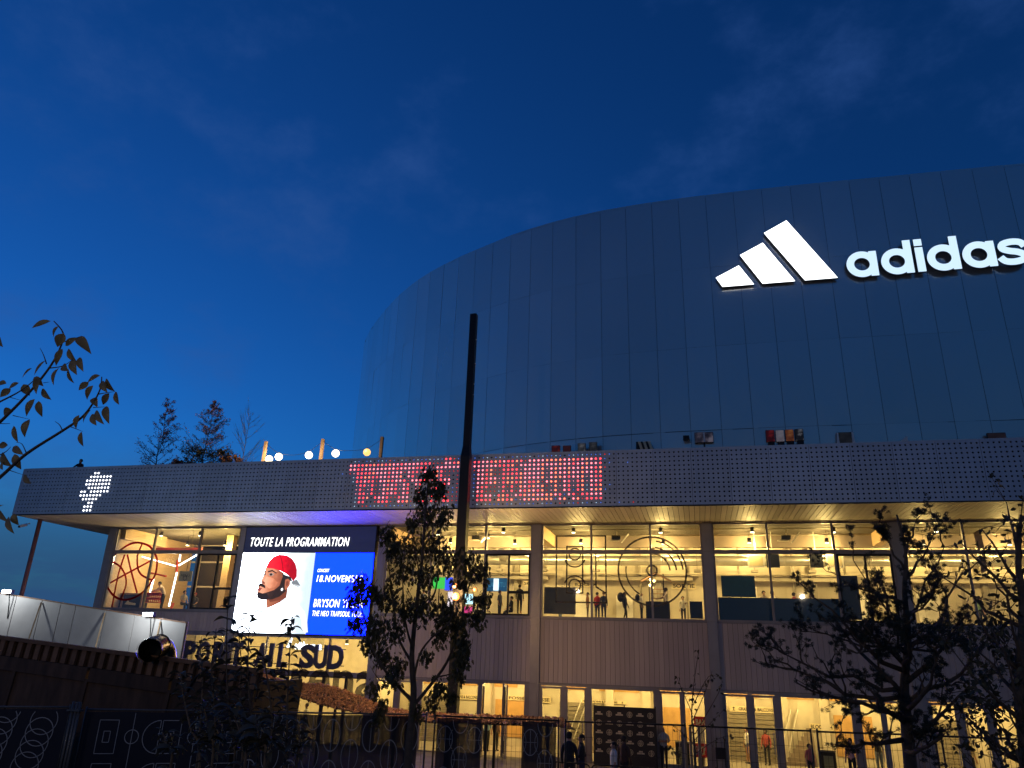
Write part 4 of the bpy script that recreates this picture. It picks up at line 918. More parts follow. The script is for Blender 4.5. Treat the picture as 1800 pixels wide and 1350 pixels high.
# dark blue screens and panels upstairs
teal = mat('blue_panel', (.004, .03, .075), .35, 0, .05); dkb = mat('dark_panel', (.01, .012, .018), .4)
board('partition_screen', 'dark blue square screen panel behind the window left of the pine', 'screen panel', 1267, 1012, 1329, 1050, 43.6, mat('blue_screen', (.006, .045, .085), .35), .05)
a, c = at(1262, 1050, 42.3), at(1490, 1094, 42.3); t = thing('partition_screen', 'long low dark blue panel along the foot of the window left of the pine', 'screen panel', (a.x, 42.3, UF)); MB().box(a.x, c.x, 42.25, 42.3, UF, a.z).obj('panel', teal, t)
board('partition_screen', 'dark upright panel behind the casement left of the pine', 'screen panel', 1476, 1012, 1516, 1090, 43.2, dkb, .05)
board('partition_screen', 'dark grey panel low behind the cassette drawing', 'screen panel', 957, 1032, 1012, 1080, 42.9, mat('grey_panel', (.06, .06, .055), .5), .05)
board('partition_screen', 'black panel at the foot of the window beside the column', 'screen panel', 1212, 1057, 1236, 1088, 42.6, dkb, .05)
for lb, x0, x1 in (('white framed monitor hanging behind the window left of the pine', 1313, 1345), ('dark monitor back hanging beside the white framed monitor', 1346, 1371), ('dark monitor hanging near the casement left of the pine', 1422, 1448), ('white framed monitor hanging near the casement left of the pine', 1450, 1484)):
    wht = lb.startswith('white'); t, a, c = board('monitor', lb, 'monitor', x0, 974, x1, 998, 45.2, M['white'] if wht else dkb, .08)
    MB().beam(((a.x + c.x) / 2, 45.24, a.z), ((a.x + c.x) / 2, 45.24, 11.76), .05, .05).obj('bracket', M['white'], t)
    if wht: MB().box(a.x + .1, c.x - .1, 45.115, 45.119, min(a.z, c.z) + .1, max(a.z, c.z) - .1).obj('face_plate', M['signw'], t)
t, a, c = board('counter_sign', 'blue lit counter sign with pale phone picture by the casement', 'sign', 856, 1016, 891, 1040, 44.5, mat('counter_blue', (.01, .10, .26), .5, 0, .05, emis=(.01, .12, .35), es=.35))
text('sign_text', 'LA BUTU', a.x + .15, c.x - .1, min(a.z, c.z) + .25, max(a.z, c.z) - .25, 44.45, mat('counter_text', (.05, .25, .45), .5, 0, 0, emis=(.05, .3, .6), es=.4), t, bold=.01, d=.004)
p0, p1 = at(868, 1017, 44.4), at(876, 1038, 44.4); MB().box(p0.x, p1.x, 44.38, 44.42, p1.z, p0.z).obj('phone_picture', emat('phone_glow', (.75, .95, 1), 1.6), t)
for lb, x0, y0, x1, y1, col, s in (('green lit screen behind the young tree', 762, 1015, 783, 1035, (.05, .6, .08), 1.2), ('blue lit screen behind the young tree', 783, 1015, 795, 1038, (.03, .08, .9), 1.4), ('pale blue lit screen right of the amber spotlights', 815, 1044, 831, 1062, (.5, .85, 1), 1.7), ('magenta and red lit display low behind the young tree', 812, 1066, 830, 1078, (.8, .05, .25), 1.1), ('white lit display left of the amber spotlights', 788, 1040, 797, 1070, (.9, .75, .8), 1.3)):
    t, a, c = board('display', lb, 'display', x0, y0, x1, y1, 44.6, emat('display_%d' % x0, col, s), .05); z_ = min(a.z, c.z); MB().beam(((a.x + c.x) / 2, 44.62, UF), ((a.x + c.x) / 2, 44.62, z_), .05, .05).obj('stand', M['black'], t)
# hanging banners on the right
for lb, P_ in (('upper dark banner hanging behind the right window', ((1711, 937), (1722, 930), (1730, 962), (1719, 967))), ('lower dark banner hanging behind the right window', ((1721, 978), (1732, 980), (1736, 1003), (1725, 1008)))):
    Q = [at(x, y, 44.5) for x, y in P_]; t = thing('banner', lb, 'banner', Q[2]); MB().prism([(p.x, p.z) for p in Q], 44.48, 44.52).obj('cloth', mat('banner_dark', (.09, .06, .06), .8, 0, .3, 3), t); MB().beam((Q[1].x, 44.5, Q[1].z), (Q[1].x, 44.5, 11.75), .02, .02).obj('cord', M['black'], t)
# projectors under the ceiling
for px, lb in ((1083, 'ceiling projector on a pale bracket above the turntable drawing'), (1381, 'ceiling projector on a pale bracket left of the pine'), (838, 'dark ceiling projector right of the lamp post')):
    q = at(px, 945, 44.6); t = thing('projector', lb, 'projector', (q.x, 44.6, q.z)); MB().box(q.x - .25, q.x + .25, 44.4, 44.8, q.z - .12, q.z + .1).obj('body', M['black'], t); MB().box(q.x - .45, q.x + .15, 44.5, 44.7, q.z - .2, q.z - .14).obj('shelf', M['concrete'], t)
    MB().beam((q.x + .05, 44.6, q.z + .1), (q.x + .05, 44.6, 11.76), .06, .06).obj('bracket', M['concrete'], t); MB().beam((q.x + .3, 44.6, q.z - .3), (q.x + .75, 44.6, 11.6), .18, .05).obj('arm', M['white'], t)
# corner room: tube lights, counter, basket, cupboards, notice
tubes = emat('tube_white', (1, .93, .85), 6)
for lb, P_ in (('long white tube light rising to the right in the corner room', ((314, 994), (347, 975), 43.5)), ('long white tube light sloping down in the corner room', ((241, 976), (308, 995), 44.5)), ('upright white tube light beside the column in the corner room', ((311, 1006), (297, 1066), 43.8)), ('short upright white tube light high in the corner room', ((317, 975), (315, 987), 44.2)), ('short upright white tube light left of the leaning person', ((270, 1016), (263, 1045), 44.2))):
    a, c = at(*P_[0], P_[2]), at(*P_[1], P_[2]); t = thing('tube_light', lb, 'lamp', c); MB().beam(a, c, .07, .07).obj('tube', tubes, t); MB().beam(a + Vector((0, .06, .02)), c + Vector((0, .06, .02)), .09, .04).obj('housing', M['white'], t)
lamp_light('corner_light', 'POINT', at(300, 985, 44.2), 420, (1, .8, .55), t, .3)
rd_ = mat('basket_red', (.55, .05, .03), .45)
a, c = at(258, 1042, 43), at(282, 1060, 43); t = thing('basket', 'red shopping basket held up behind the corner window', 'basket', (a.x, 43, c.z)); m = MB(); m.box(a.x, c.x, 42.75, 43.15, c.z, c.z + .04)
for k in range(9): x = a.x + (c.x - a.x) * k / 8; m.box(x - .03, x + .03, 42.75, 42.78, c.z, a.z - .15); m.box(x - .03, x + .03, 43.12, 43.15, c.z, a.z - .15)
for z in (c.z + .2, a.z - .16): m.box(a.x - .03, c.x + .03, 42.73, 42.79, z, z + .12); m.box(a.x - .03, c.x + .03, 43.11, 43.17, z, z + .12)
m.tube([(a.x, 42.95, a.z - .1), (a.x + .05, 42.95, a.z), (c.x - .05, 42.95, a.z), (c.x, 42.95, a.z - .1)], .03, 6); m.obj('cage', rd_, t)
t = thing('counter', 'timber framed dark counter with pale mark behind the basketball drawing', 'counter', at(220, 1068, 43.2)); a, c = at(207, 1045, 43.2), at(246, 1070, 43.2); MB().box(a.x, c.x, 43.2, 43.8, UF, a.z).obj('body', dkb, t)
m = MB()
for x in (a.x, a.x + .45, c.x): m.box(x - .06, x + .06, 43.15, 43.199, UF, a.z)
m.box(a.x - .06, c.x + .06, 43.15, 43.8, a.z + .001, a.z + .1); m.obj('timber_frame', M['wood'], t); MB().prism([(a.x + .7, UF + .35), (c.x - .4, UF + .3), (c.x - .4, UF + .42), (a.x + 1.0, UF + .5), (a.x + .9, UF + .62)], 43.17, 43.19).obj('mark', M['signw'], t)
t, a, c = board('notice', 'cream square notice hanging in the corner room window', 'notice', 317, 1004, 336, 1022, 42.6, M['signw']); text('notice_text', 'MENU', a.x + .15, c.x - .15, a.z - .35, a.z - .2, 42.55, M['dark'], t, d=.003); MB().ring((a.x + c.x) / 2, (a.z + c.z) / 2 - .12, .12, .15, 42.55, 42.556, 12).obj('drawing', M['dark'], t); MB().beam(((a.x + c.x) / 2, 42.6, a.z), ((a.x + c.x) / 2, 42.6, 11.75), .015, .015).obj('cord', M['black'], t)
t, a, c = board('menu_board', 'dark menu board above the counter behind the basketball drawing', 'sign', 224, 1003, 259, 1014, 45.5, dkb); text('menu_text', 'EAT & CHILL', a.x + .2, c.x - .1, min(a.z, c.z) + .15, max(a.z, c.z) - .2, 45.45, M['signw'], t, d=.003); MB().beam(((a.x + c.x) / 2, 45.48, a.z), ((a.x + c.x) / 2, 45.48, 11.75), .03, .03).obj('hanger', M['black'], t)
t = thing('goal_frame', 'red metal frame bars standing in the corner room', 'frame', at(312, 1070, 43.9))
for P_ in (((312, 985), (310, 1005)), ((265, 1007), (292, 1013)), ((305, 1060), (300, 1072))): MB().beam(at(*P_[0], 43.9), at(*P_[1], 43.9), .12, .1).obj('bar', rd_, t)
a, c = at(275, 966, 43.9), at(355, 966, 43.9); MB().box(a.x, c.x, 43.85, 43.95, a.z - .12, a.z + .12).obj('bar', mat('beam_red', (.28, .02, .03), .5), t)
# cctv under the canopy
q = at(52, 922, 40); t = thing('security_camera', 'small white security camera under the canopy corner', 'camera', (q.x, 40, q.z)); MB().tube([(q.x, 40, ZH), (q.x, 40, q.z + .1), (q.x - .12, 39.9, q.z)], .03, 8).obj('bracket', M['white'], t); MB().tube([(q.x - .08, 39.9, q.z - .02), (q.x - .32, 39.6, q.z - .18)], .09, 12).obj('housing', M['white'], t); MB().ball((q.x - .33, 39.58, q.z - .2), .085).obj('dome', M['black'], t)

# doors, tracks and pipes that clutter the rooms (fixed to the building)
for px0, px1, pt in ((1010, 1040, 1046), (1083, 1112, 1047), (1290, 1330, 1030), (1500, 1530, 1046), (1610, 1650, 1044)):
    a, c = at(px0, pt, 49.9), at(px1, pt, 49.9); m = MB(); m.box(a.x, c.x, 49.9, 49.99, UF, a.z); m.box((a.x + c.x) / 2 - .01, (a.x + c.x) / 2 + .01, 49.89, 49.899, UF, a.z); m.obj('interior_door', M['white'], b)
m = MB()
for i in range(2, len(CX) - 1):
    c = CX[i]; m.tube([(c + .4, 43.2, 11.62), (c + 9, 43.2, 11.62)], .03, 6); m.tube([(c + .4, 45.1, 11.55), (c + 9, 45.1, 11.55)], .03, 6)
    for k in (2.0, 5.2, 8.1): m.tube([(c + k, 49.8, UF), (c + k, 49.8, 11.7)], .06, 8); m.box(c + k + .5, c + k + .9, 46.5, 46.9, 9.6, 9.75); m.tube([(c + k + .7, 46.7, 9.75), (c + k + .7, 46.7, 11.7)], .02, 6)
    m.box(c + 6.2, c + 6.5, 49.6, 50, UF, 11.7)
m.obj('services', mat('services_grey', (.30, .27, .22), .5, .4), b)
for i in range(2, len(CX) - 1):
    c = CX[i]; m = MB()
    for k in range(10): m.box(c + .2, c + 9.2, 45.2 + .02 * (k % 2), 45.5, 3.42 - .001 * k, 3.449)
    m.obj('lobby_bulkhead', M['glulam'], b)
CR = [((.42, .40, .38), BLK), ((.06, .07, .14), JNS), ((.30, .05, .05), BLK), ((.02, .02, .025), JNS), ((.40, .33, .2), BLK), ((.10, .16, .12), BLK), ((.5, .5, .5), NVY)]
r14 = random.Random(17)
for k, (px, py, Y, zf, lb) in enumerate(((1200, 1050, 45.5, UF, 'person in pale top far back under the SORTIE sign'), (985, 1050, 46.5, UF, 'person in navy far back behind the dark grey panel'), (1395, 1042, 46, UF, 'person in dark red behind the long blue panel'), (1425, 1044, 45.4, UF, 'person in black behind the long blue panel near the pine'), (1660, 1050, 44, UF, 'person in tan top behind the far right window'), (1720, 1048, 44.5, UF, 'person in green behind the far right window banner'), (745, 1050, 43.6, UF, 'person in grey behind the young tree upstairs'), (690, 1052, 43.8, UF, 'person in pale top at the window edge beside the screen'), (700, 1262, 44, LF, 'person in navy in the lobby behind the young tree'), (1345, 1282, 44.8, LF, 'person in red before the roller shutter'), (1540, 1290, 43.5, LF, 'person in black in the lobby behind the pine trunk'), (1700, 1300, 43.5, LF, 'person in tan in the lobby at the right edge'), (470, 1232, 45, LF, 'person in green inside the entrance left of the red board'), (540, 1236, 44, LF, 'person in grey inside the entrance right of the red board'))):
    tp_, lg_ = CR[k % 7]; px_person(lb, px, py, Y, zf, face=r14.uniform(-180, 180), top=tp_, legs=lg_, skin=r14.choice('lmd'), pose=r14.choice(('stand', 'step', 'phone', 'walk')), sleeve=r14.choice(('short', 'long')))
# ================================================================== VEGETATION HELPERS
def leaf(mb, base, tip, wd, nrm, bend=.15, segs=4):
    base, tip = Vector(base), Vector(tip); d = tip - base; L = d.length
    if L < 1e-5: return
    sd = d.cross(Vector(nrm))
    if sd.length < 1e-6: sd = d.cross(Vector((0, 0, 1)))
    sd.normalize(); n_ = sd.cross(d).normalized(); P_ = [base]; F_ = []
    for i in range(1, segs):
        t = i / segs; c = base + d * t + n_ * (bend * L * 4 * t * (1 - t)); w_ = wd * math.sin(math.pi * t ** .8) / 2
        P_ += [c - sd * w_ + n_ * w_ * .3, c, c + sd * w_ + n_ * w_ * .3]
    P_.append(tip); e = len(P_) - 1
    F_ += [(0, 2, 1), (0, 3, 2)]
    for i in range(segs - 2):
        a = 1 + 3 * i; F_ += [(a, a + 1, a + 4, a + 3), (a + 1, a + 2, a + 5, a + 4)]
    a = 1 + 3 * (segs - 2); F_ += [(a, a + 1, e), (a + 1, a + 2, e)]
    mb.add(P_, F_, True)
def lobed(mb, base, tip, wd, nrm):
    base, tip = Vector(base), Vector(tip); d = tip - base; sd = d.cross(Vector(nrm))
    if sd.length < 1e-6: return
    sd.normalize(); pr_ = ((.0, .02), (.25, .12), (.32, .48), (.45, .16), (.58, .42), (.7, .14), (.82, .25), (1, 0)); L_ = [base + d * t - sd * w_ * wd for t, w_ in pr_]; R_ = [base + d * t + sd * w_ * wd for t, w_ in pr_]; C_ = [base + d * t for t, w_ in pr_]
    P_ = L_ + C_ + R_; n_ = len(pr_); F_ = []
    for i in range(n_ - 1): F_ += [(i, n_ + i, n_ + i + 1, i + 1), (n_ + i, 2 * n_ + i, 2 * n_ + i + 1, n_ + i + 1)]
    mb.add(P_, F_)
def rv(r_, s=1.): 
    return Vector((r_.gauss(0, 1), r_.gauss(0, 1), r_.gauss(0, 1))).normalized() * s
def leafmat(name, col, col2=None, tr=.25):
    if name in MATS: return MATS[name]
    m, t, p = nmat(name); n_ = t.nodes; l = t.links; gi = n_.new('ShaderNodeNewGeometry'); cr = n_.new('ShaderNodeValToRGB'); c2 = col2 or tuple(v * .5 for v in col)
    cr.color_ramp.elements[0].color = (*c2, 1); cr.color_ramp.elements[1].color = (*col, 1); l.new(gi.outputs['Random Per Island'], cr.inputs[0]); l.new(cr.outputs[0], p.inputs['Base Color']); p.inputs['Roughness'].default_value = .55
    tl = n_.new('ShaderNodeBsdfTranslucent'); l.new(cr.outputs[0], tl.inputs[0]); mx = n_.new('ShaderNodeMixShader'); mx.inputs[0].default_value = tr; out = n_['Material Output']
    l.new(p.outputs[0], mx.inputs[1]); l.new(tl.outputs[0], mx.inputs[2]); l.new(mx.outputs[0], out.inputs[0]); MATS[name] = m; return m
bark = mat('bark', (.07, .052, .04), .9, 0, .3, 8, .5, 40); barkp = mat('bark_pale', (.16, .11, .08), .9, 0, .25, 8)
def curve_pts(a, c, up=.15, n=5, r_=random, wob=.06):
    a, c = Vector(a), Vector(c); L = (c - a).length; o = []
    for i in range(n + 1):
        t = i / n; p = a.lerp(c, t) + Vector((0, 0, up * L * (t * (1 - t)) * -2)); 
        if 0 < i < n: p += rv(r_, wob * L * .4)
        o.append(p)
    return o
def small_tree(name, label, base, h, spread, nb, leafn, ls, lm, bm_=bark, seed=1, upb=.8, tr=.05, profile=None, cat='tree', group=None, droop=0., crown_from=.2):
    r_ = random.Random(seed); base = Vector(base); t = thing(name, label, cat, base, group); tk = MB(); lf = MB()
    top = base + Vector((r_.uniform(-.1, .1) * h * .1, r_.uniform(-.1, .1) * h * .1, h)); tp = curve_pts(base, top, 0, 7, r_, .03); tk.tube(tp, [tr * (1 - .88 * i / 7) for i in range(8)], 8)
    prof = profile or (lambda u: math.sin(math.pi * min(1, u * .85 + .15)))
    for k in range(nb):
        u = crown_from + (1 - crown_from) * ((k + r_.random()) / nb) * .95; i_ = u * 7; a = tp[int(i_)].lerp(tp[min(7, int(i_) + 1)], i_ % 1)
        az = r_.uniform(0, 6.283); L = spread * prof((u - crown_from) / (1 - crown_from)) * r_.uniform(.7, 1.15); e = a + Vector((math.cos(az) * L, math.sin(az) * L, L * upb * r_.uniform(.6, 1.3)))
        bp_ = curve_pts(a, e, .12, 4, r_); tk.tube(bp_, [tr * .38 * (1 - .8 * i / 4) * (1 - u * .5) + .004 for i in range(5)], 5)
        for q in range(3):
            c = bp_[r_.randint(1, 3)]; e2 = c + (e - a) * r_.uniform(.3, .55) + rv(r_, L * .3); b2 = curve_pts(c, e2, .05, 2, r_); tk.tube(b2, [tr * .13 + .003, tr * .08 + .002, .002], 4)
            for j in range(leafn):
                s_ = c.lerp(e2, r_.random() ** .7) + rv(r_, ls * .8); dr = (rv(r_) + Vector((0, 0, -droop)) + (e2 - c).normalized() * .5).normalized()
                leaf(lf, s_, s_ + dr * ls * r_.uniform(.7, 1.25), ls * .55, rv(r_), .12, 3)
    tk.obj('trunk', bm_, t)
    if lf.f: tag(lf.obj('crown', lm, t), kind='stuff')
    return t
# ================================================================== ROOF TERRACE
rust = leafmat('leaf_russet', (.46, .17, .09), (.2, .08, .05)); rust2 = leafmat('leaf_orange', (.58, .24, .08), (.28, .11, .05)); dry = leafmat('leaf_dry_green', (.16, .12, .03), (.06, .045, .015))
tz = 13.0
q = at(276, 812, 39.5); small_tree('tree', 'slender russet-leaved tree, leftmost on the roof terrace', (q.x, 39.5, tz), at(290, 700, 39.5).z - tz, 1.3, 56, 16, .08, rust, seed=11, upb=.75, crown_from=.26, profile=lambda u: (.12 + .95 * (1 - u) ** .9) * min(1, u * 5 + .45))
q = at(357, 810, 39.8); small_tree('tree', 'fuller orange-brown tree, second on the roof terrace', (q.x, 39.8, tz), at(358, 706, 39.8).z - tz, 1.7, 72, 18, .085, rust2, seed=12, upb=.7, crown_from=.26, profile=lambda u: (.12 + .95 * (1 - u) ** .9) * min(1, u * 5 + .5))
q = at(428, 805, 39.6); small_tree('tree', 'bare pale-twigged birch right of the orange tree on the terrace', (q.x, 39.6, tz), at(432, 722, 39.6).z - tz, 1.0, 28, 0, .1, rust, barkp, 13, 1.6, .035, crown_from=.25)
for px, lb, sd, w_, hh, mm in ((345, 'rounded ochre shrub in front of the orange terrace tree', 21, .9, 3.0, dry), (385, 'ochre green shrub between the orange tree and the birch', 22, .8, 2.9, dry), (315, 'low russet shrub left of the orange terrace tree', 23, .6, 2.3, rust), (410, 'low orange shrub at the foot of the bare birch', 24, .6, 2.5, rust2)):
    q = at(px, 810, 38.6); small_tree('shrub', lb, (q.x, 38.6, tz), hh, w_, 30, 9, .13, mm, seed=sd, upb=.9, tr=.03, cat='shrub', crown_from=.45)
# festoon lights
wire = MB(); poles = ((468, 776, 38.0), (568, 772, 38.0), (672, 768, 38.0))
for (px, py, Y), lb in zip(poles, ('leftmost timber pole of the terrace festoon lights', 'middle timber pole of the terrace festoon lights', 'right timber pole of the terrace festoon lights by the drum')):
    q = at(px, py, Y); t = thing('timber_pole', lb, 'pole', (q.x, Y, tz)); MB().beam((q.x, Y, tz), (q.x, Y, q.z), .16, .16).obj('post', M['wood'], t); MB().box(q.x - .11, q.x + .11, Y - .11, Y + .11, tz, tz + .3).obj('foot', M['black'], t); MB().tube([(q.x - .14, Y, q.z - .12), (q.x + .14, Y, q.z - .12)], .02, 6).obj('hook', M['black'], t)
cab = MB(); pts = [at(*p) for p in ((455, 790, 38), (468, 779, 38), (490, 797, 37.8), (516, 800, 37.8), (543, 794, 37.8), (568, 775, 38), (590, 790, 37.8), (612, 792, 37.8), (645, 789, 37.8), (672, 771, 38))]
for a, c in zip(pts[:-1], pts[1:]): cab.tube(curve_pts(a, c, .06, 4, random, 0), .012, 5, False)
cb = thing('festoon_cable', 'thin cable strung between timber poles carrying the globe lights', 'cable', pts[0]); cab.obj('cable', M['black'], cb)
for k, (px, py, lb) in enumerate(((473, 807, 'leftmost glowing globe of the festoon, half behind the parapet'), (490, 803, 'second glowing globe of the festoon from the left'), (543, 800, 'glowing globe left of the middle timber pole'), (590, 797, 'glowing globe right of the middle timber pole'), (645, 795, 'dimmer orange globe at the right end of the festoon'))):
    q = at(px, py, 37.8); t = thing('globe_light', lb, 'lamp', q); MB().ball(q, .215, 14, 10).obj('globe', emat('globe_warm', (1, .86, .55), 6) if k < 4 else emat('globe_orange', (1, .55, .16), 1.6), t); MB().tube([q + Vector((0, 0, .16)), q + Vector((0, 0, .27))], .05, 8).obj('socket', M['black'], t)
    lamp_light('globe_glow', 'POINT', q - Vector((0, .3, -.1)), 120 if k < 4 else 30, (1, .72, .4), t, .15)
# framed posters along the drum
def pic_mat(name, cols, scale=2.):
    m, t, p = nmat(name); n_ = t.nodes; l = t.links; tcn = n_.new('ShaderNodeTexCoord'); nz = n_.new('ShaderNodeTexNoise'); nz.inputs['Scale'].default_value = scale; nz.inputs['Detail'].default_value = 4; l.new(tcn.outputs['Object'], nz.inputs['Vector']); cr = n_.new('ShaderNodeValToRGB'); e = cr.color_ramp.elements; e[0].position = .38; e[1].position = .68
    e[0].color = (*cols[0], 1); e[1].color = (*cols[2], 1); k = e.new(.52); k.color = (*cols[1], 1); l.new(nz.outputs['Fac'], cr.inputs[0]); l.new(cr.outputs[0], p.inputs['Base Color']); l.new(cr.outputs[0], p.inputs['Emission Color']); p.inputs['Emission Strength'].default_value = .22; p.inputs['Roughness'].default_value = .4; return m
pics = [((970, 784, 984, 794), 'small dark red poster, first of the pair left on the drum base', ((.01, .01, .01), (.12, .01, .01), (.5, .06, .03))), ((990, 784, 1003, 794), 'small plain maroon poster, second of the pair left on the drum base', ((.05, .01, .01), (.07, .015, .015), (.10, .02, .02))),
 ((1016, 780, 1029, 794), 'small black and grey poster with pale figure, third on the drum base', ((.01, .01, .01), (.1, .1, .1), (.5, .48, .45))), ((1036, 778, 1049, 794), 'small dark grey poster, fourth on the drum base', ((.01, .01, .01), (.05, .05, .05), (.2, .19, .18))),
 ((1221, 761, 1254, 777), 'wide dark stadium poster with a vertical light beam', ((.01, .01, .015), (.06, .05, .07), (.3, .25, .28))), ((1346, 757, 1362, 776), 'black poster with red glow, first of the row of four', ((.01, 0, 0), (.10, .005, .005), (.6, .04, .03))), ((1363, 757, 1379, 776), 'pale dusk poster with a small figure, second of the row of four', ((.25, .16, .16), (.3, .28, .3), (.5, .4, .38))),
 ((1380, 756, 1396, 775), 'fiery orange poster, third of the row of four', ((.06, .01, .005), (.3, .08, .02), (.7, .3, .08))), ((1397, 755, 1413, 774), 'black poster with a white clad player, fourth of the row of four', ((.005, .005, .005), (.02, .02, .02), (.6, .58, .55))), ((1471, 761, 1501, 779), 'dark screen with pale edges standing at the drum base', ((.012, .012, .012), (.02, .02, .02), (.05, .05, .05))), ((1735, 762, 1769, 773), 'plain dark brown panel at the right of the drum base', ((.02, .012, .012), (.03, .018, .018), (.04, .025, .025)))]
for k, (bx_, lb, cols) in enumerate(pics):
    Y = 47.55 if bx_[0] > 1060 else cv(s0).y - .2
    a, c = at(bx_[0], bx_[1], Y), at(bx_[2], bx_[3], Y); t = thing('poster', lb, 'poster', (a.x, Y, min(a.z, c.z))); x0, x1, z0, z1 = a.x, c.x, min(a.z, c.z), max(a.z, c.z)
    MB().box(x0, x1, Y - .05, Y - .03, z0, z1).obj('picture', pic_mat('poster_picture_%d' % k, cols, 1.6), t); MB().box(x0 - .02, x1 + .02, Y - .029, Y + .12, z0 - .02, z1 + .02).obj('frame', M['black'], t)
    MB().beam(((x0 + x1) / 2, Y + .03, tz), ((x0 + x1) / 2, Y + .03, z0), .08, .06).obj('stand', M['black'], t)
    if bx_[0] in (1346, 1363, 1380, 1397): MB().box((x0 + x1) / 2 - .2, (x0 + x1) / 2 + .2, Y - .2, Y - .03, z0 - .35, z0 - .1).obj('spotlight', M['black'], t)
    if bx_[0] == 1221: MB().box((x0 + x1) / 2 - .03, (x0 + x1) / 2 + .05, Y - .055, Y - .051, z0 + .02, z1 - .02).obj('light_beam', M['white'], t); MB().box(x0 - .75, x0 - .35, Y - .2, Y, z0 + .15, z0 + .45).obj('spotlight', M['black'], t)
    if bx_[0] == 1471:
        for s in (x0, x1): MB().prism([(s - .08, z0), (s + .08, z0), (s * .95 + (x0 + x1) / 2 * .05 + .05, z1), (s * .95 + (x0 + x1) / 2 * .05 - .05, z1)], Y - .06, Y - .051).obj('edge', M['white'], t)
a, c = at(1118, 777, 47.5), at(1143, 791, 47.5); t = thing('poster', 'black panel with slanted cream stripes at the drum base', 'poster', (a.x, 47.5, c.z)); MB().box(a.x, c.x, 47.45, 47.5, c.z, a.z).obj('panel', M['black'], t)
for k in range(3): x = a.x + .12 + k * .32; MB().prism([(x, a.z), (x + .17, a.z), (x + .34, c.z), (x + .17, c.z)], 47.44, 47.449).obj('stripe', M['signw'], t)
MB().beam(((a.x + c.x) / 2, 47.52, tz), ((a.x + c.x) / 2, 47.52, c.z), .08, .05).obj('stand', M['black'], t)
a, c, d = at(1582, 776, 47.5), at(1597, 776, 47.5), at(1594, 766, 47.5); t = thing('poster', 'small pale triangular fin at the right of the drum base', 'fin', (a.x, 47.5, tz)); MB().prism([(a.x, a.z - .6), (c.x, c.z - .6), (c.x, c.z), (d.x, d.z), (a.x, a.z)], 47.44, 47.5).obj('panel', M['white'], t)

# ================================================================== LAMP POST
q0 = at(833, 553, 35.5); PXm = -11.22
lp = thing('lamp_post', 'tall black square lamp post standing before the red dot lettering', 'lamp post', (PXm, 35.5, Z0))
MB().box(PXm - .30, PXm + .30, 35.2, 35.8, Z0, Z0 + .05).obj('base_plate', M['black'], lp)
m = MB(); m.box(PXm - .24, PXm + .24, 35.3, 35.75, Z0 + .05, 14.2); m.add([(PXm - .24, 35.3, 14.2), (PXm + .24, 35.3, 14.2), (PXm + .24, 35.75, 14.2), (PXm - .24, 35.75, 14.2), (PXm - .17, 35.36, 14.75), (PXm + .19, 35.36, 14.75), (PXm + .19, 35.7, 14.75), (PXm - .17, 35.7, 14.75)], BOXF)
m.box(PXm - .17, PXm + .19, 35.36, 35.7, 14.75, q0.z); m.obj('mast', M['black'], lp)
for z in (20.8, 19.4, 18.2, 17.6): MB().ball((PXm + .22, 35.5, z), .03, 6, 4).obj('marker', M['white'], lp)
for k, (px, py, s) in enumerate(((803, 1049, 1.25), (801, 1030, .8), (836, 1037, .6))):
    q = at(px, py, 35.0); br = MB().tube([(PXm, 35.28, q.z + .05), (q.x, 34.95, q.z + .05)], .025, 6).obj('bracket', M['black'], lp)
    MB().tube([(q.x, 35.0, q.z + .05), (q.x, 34.86, q.z)], .12 * s, 12).obj('spotlight', M['black'], lp); MB().ball((q.x, 34.83, q.z), .15 * s, 12, 8).obj('bulb', emat('spot_amber', (1, .22, .035), 4.2), lp)
    lamp_light('spot_glow', 'POINT', (q.x, 34.6, q.z - .05), (850, 320, 200)[k], (1, .55, .20), lp, .12)

# ================================================================== SITE HOARDING AND RUSTY CONTAINER ON THE LEFT
hm_ = mat('hoarding_white', (.30, .275, .26), .6, 0, .10, 1.2); rs = mat('rusty_steel', (.075, .042, .028), .8, .2, .4, 2.2, .3, 20, stretch=(2, 2, .5)); rs2 = mat('rusty_corrugation', (.20, .105, .06), .75, .15, .3, 4)
ho = thing('site_hoarding', 'white panelled site hoarding running down the ramp at the left edge', 'hoarding', at(0, 1118, 30))
jx = [-70, -18, 30, 75, 108, 134, 187, 238, 284, 328]
def htop(px): return 1043.6 + (px) * (52.3 / 328)
for k in range(len(jx) - 1):
    a, c = at(jx[k], htop(jx[k]), 30), at(jx[k + 1], htop(jx[k + 1]), 30); d = Vector((c.x - a.x, 0, c.z - a.z)); g_ = .02
    MB().add([(a.x + g_, 29.98, a.z - 2.4), (c.x - g_, 29.98, c.z - 2.4), (c.x - g_, 30.03, c.z - 2.4), (a.x + g_, 30.03, a.z - 2.4), (a.x + g_, 29.98, a.z), (c.x - g_, 29.98, c.z), (c.x - g_, 30.03, c.z), (a.x + g_, 30.03, a.z)], BOXF).obj('panel', hm_, ho)
    MB().beam((c.x, 30.06, c.z - 2.4), (c.x, 30.06, c.z + .06), .08, .06).obj('post', M['frame'], ho)
    if k in (2, 5, 7): MB().beam((c.x, 29.94, c.z - .1), (c.x + .5, 29.2, c.z - 2.1), .05, .05).obj('brace', M['wood'], ho)
m = MB(); a, c = at(-70, htop(-70), 30), at(328, htop(328), 30); m.beam(a + Vector((0, 0, .03)), c + Vector((0, 0, .03)), .12, .05); m.obj('cap_rail', rs2, ho)
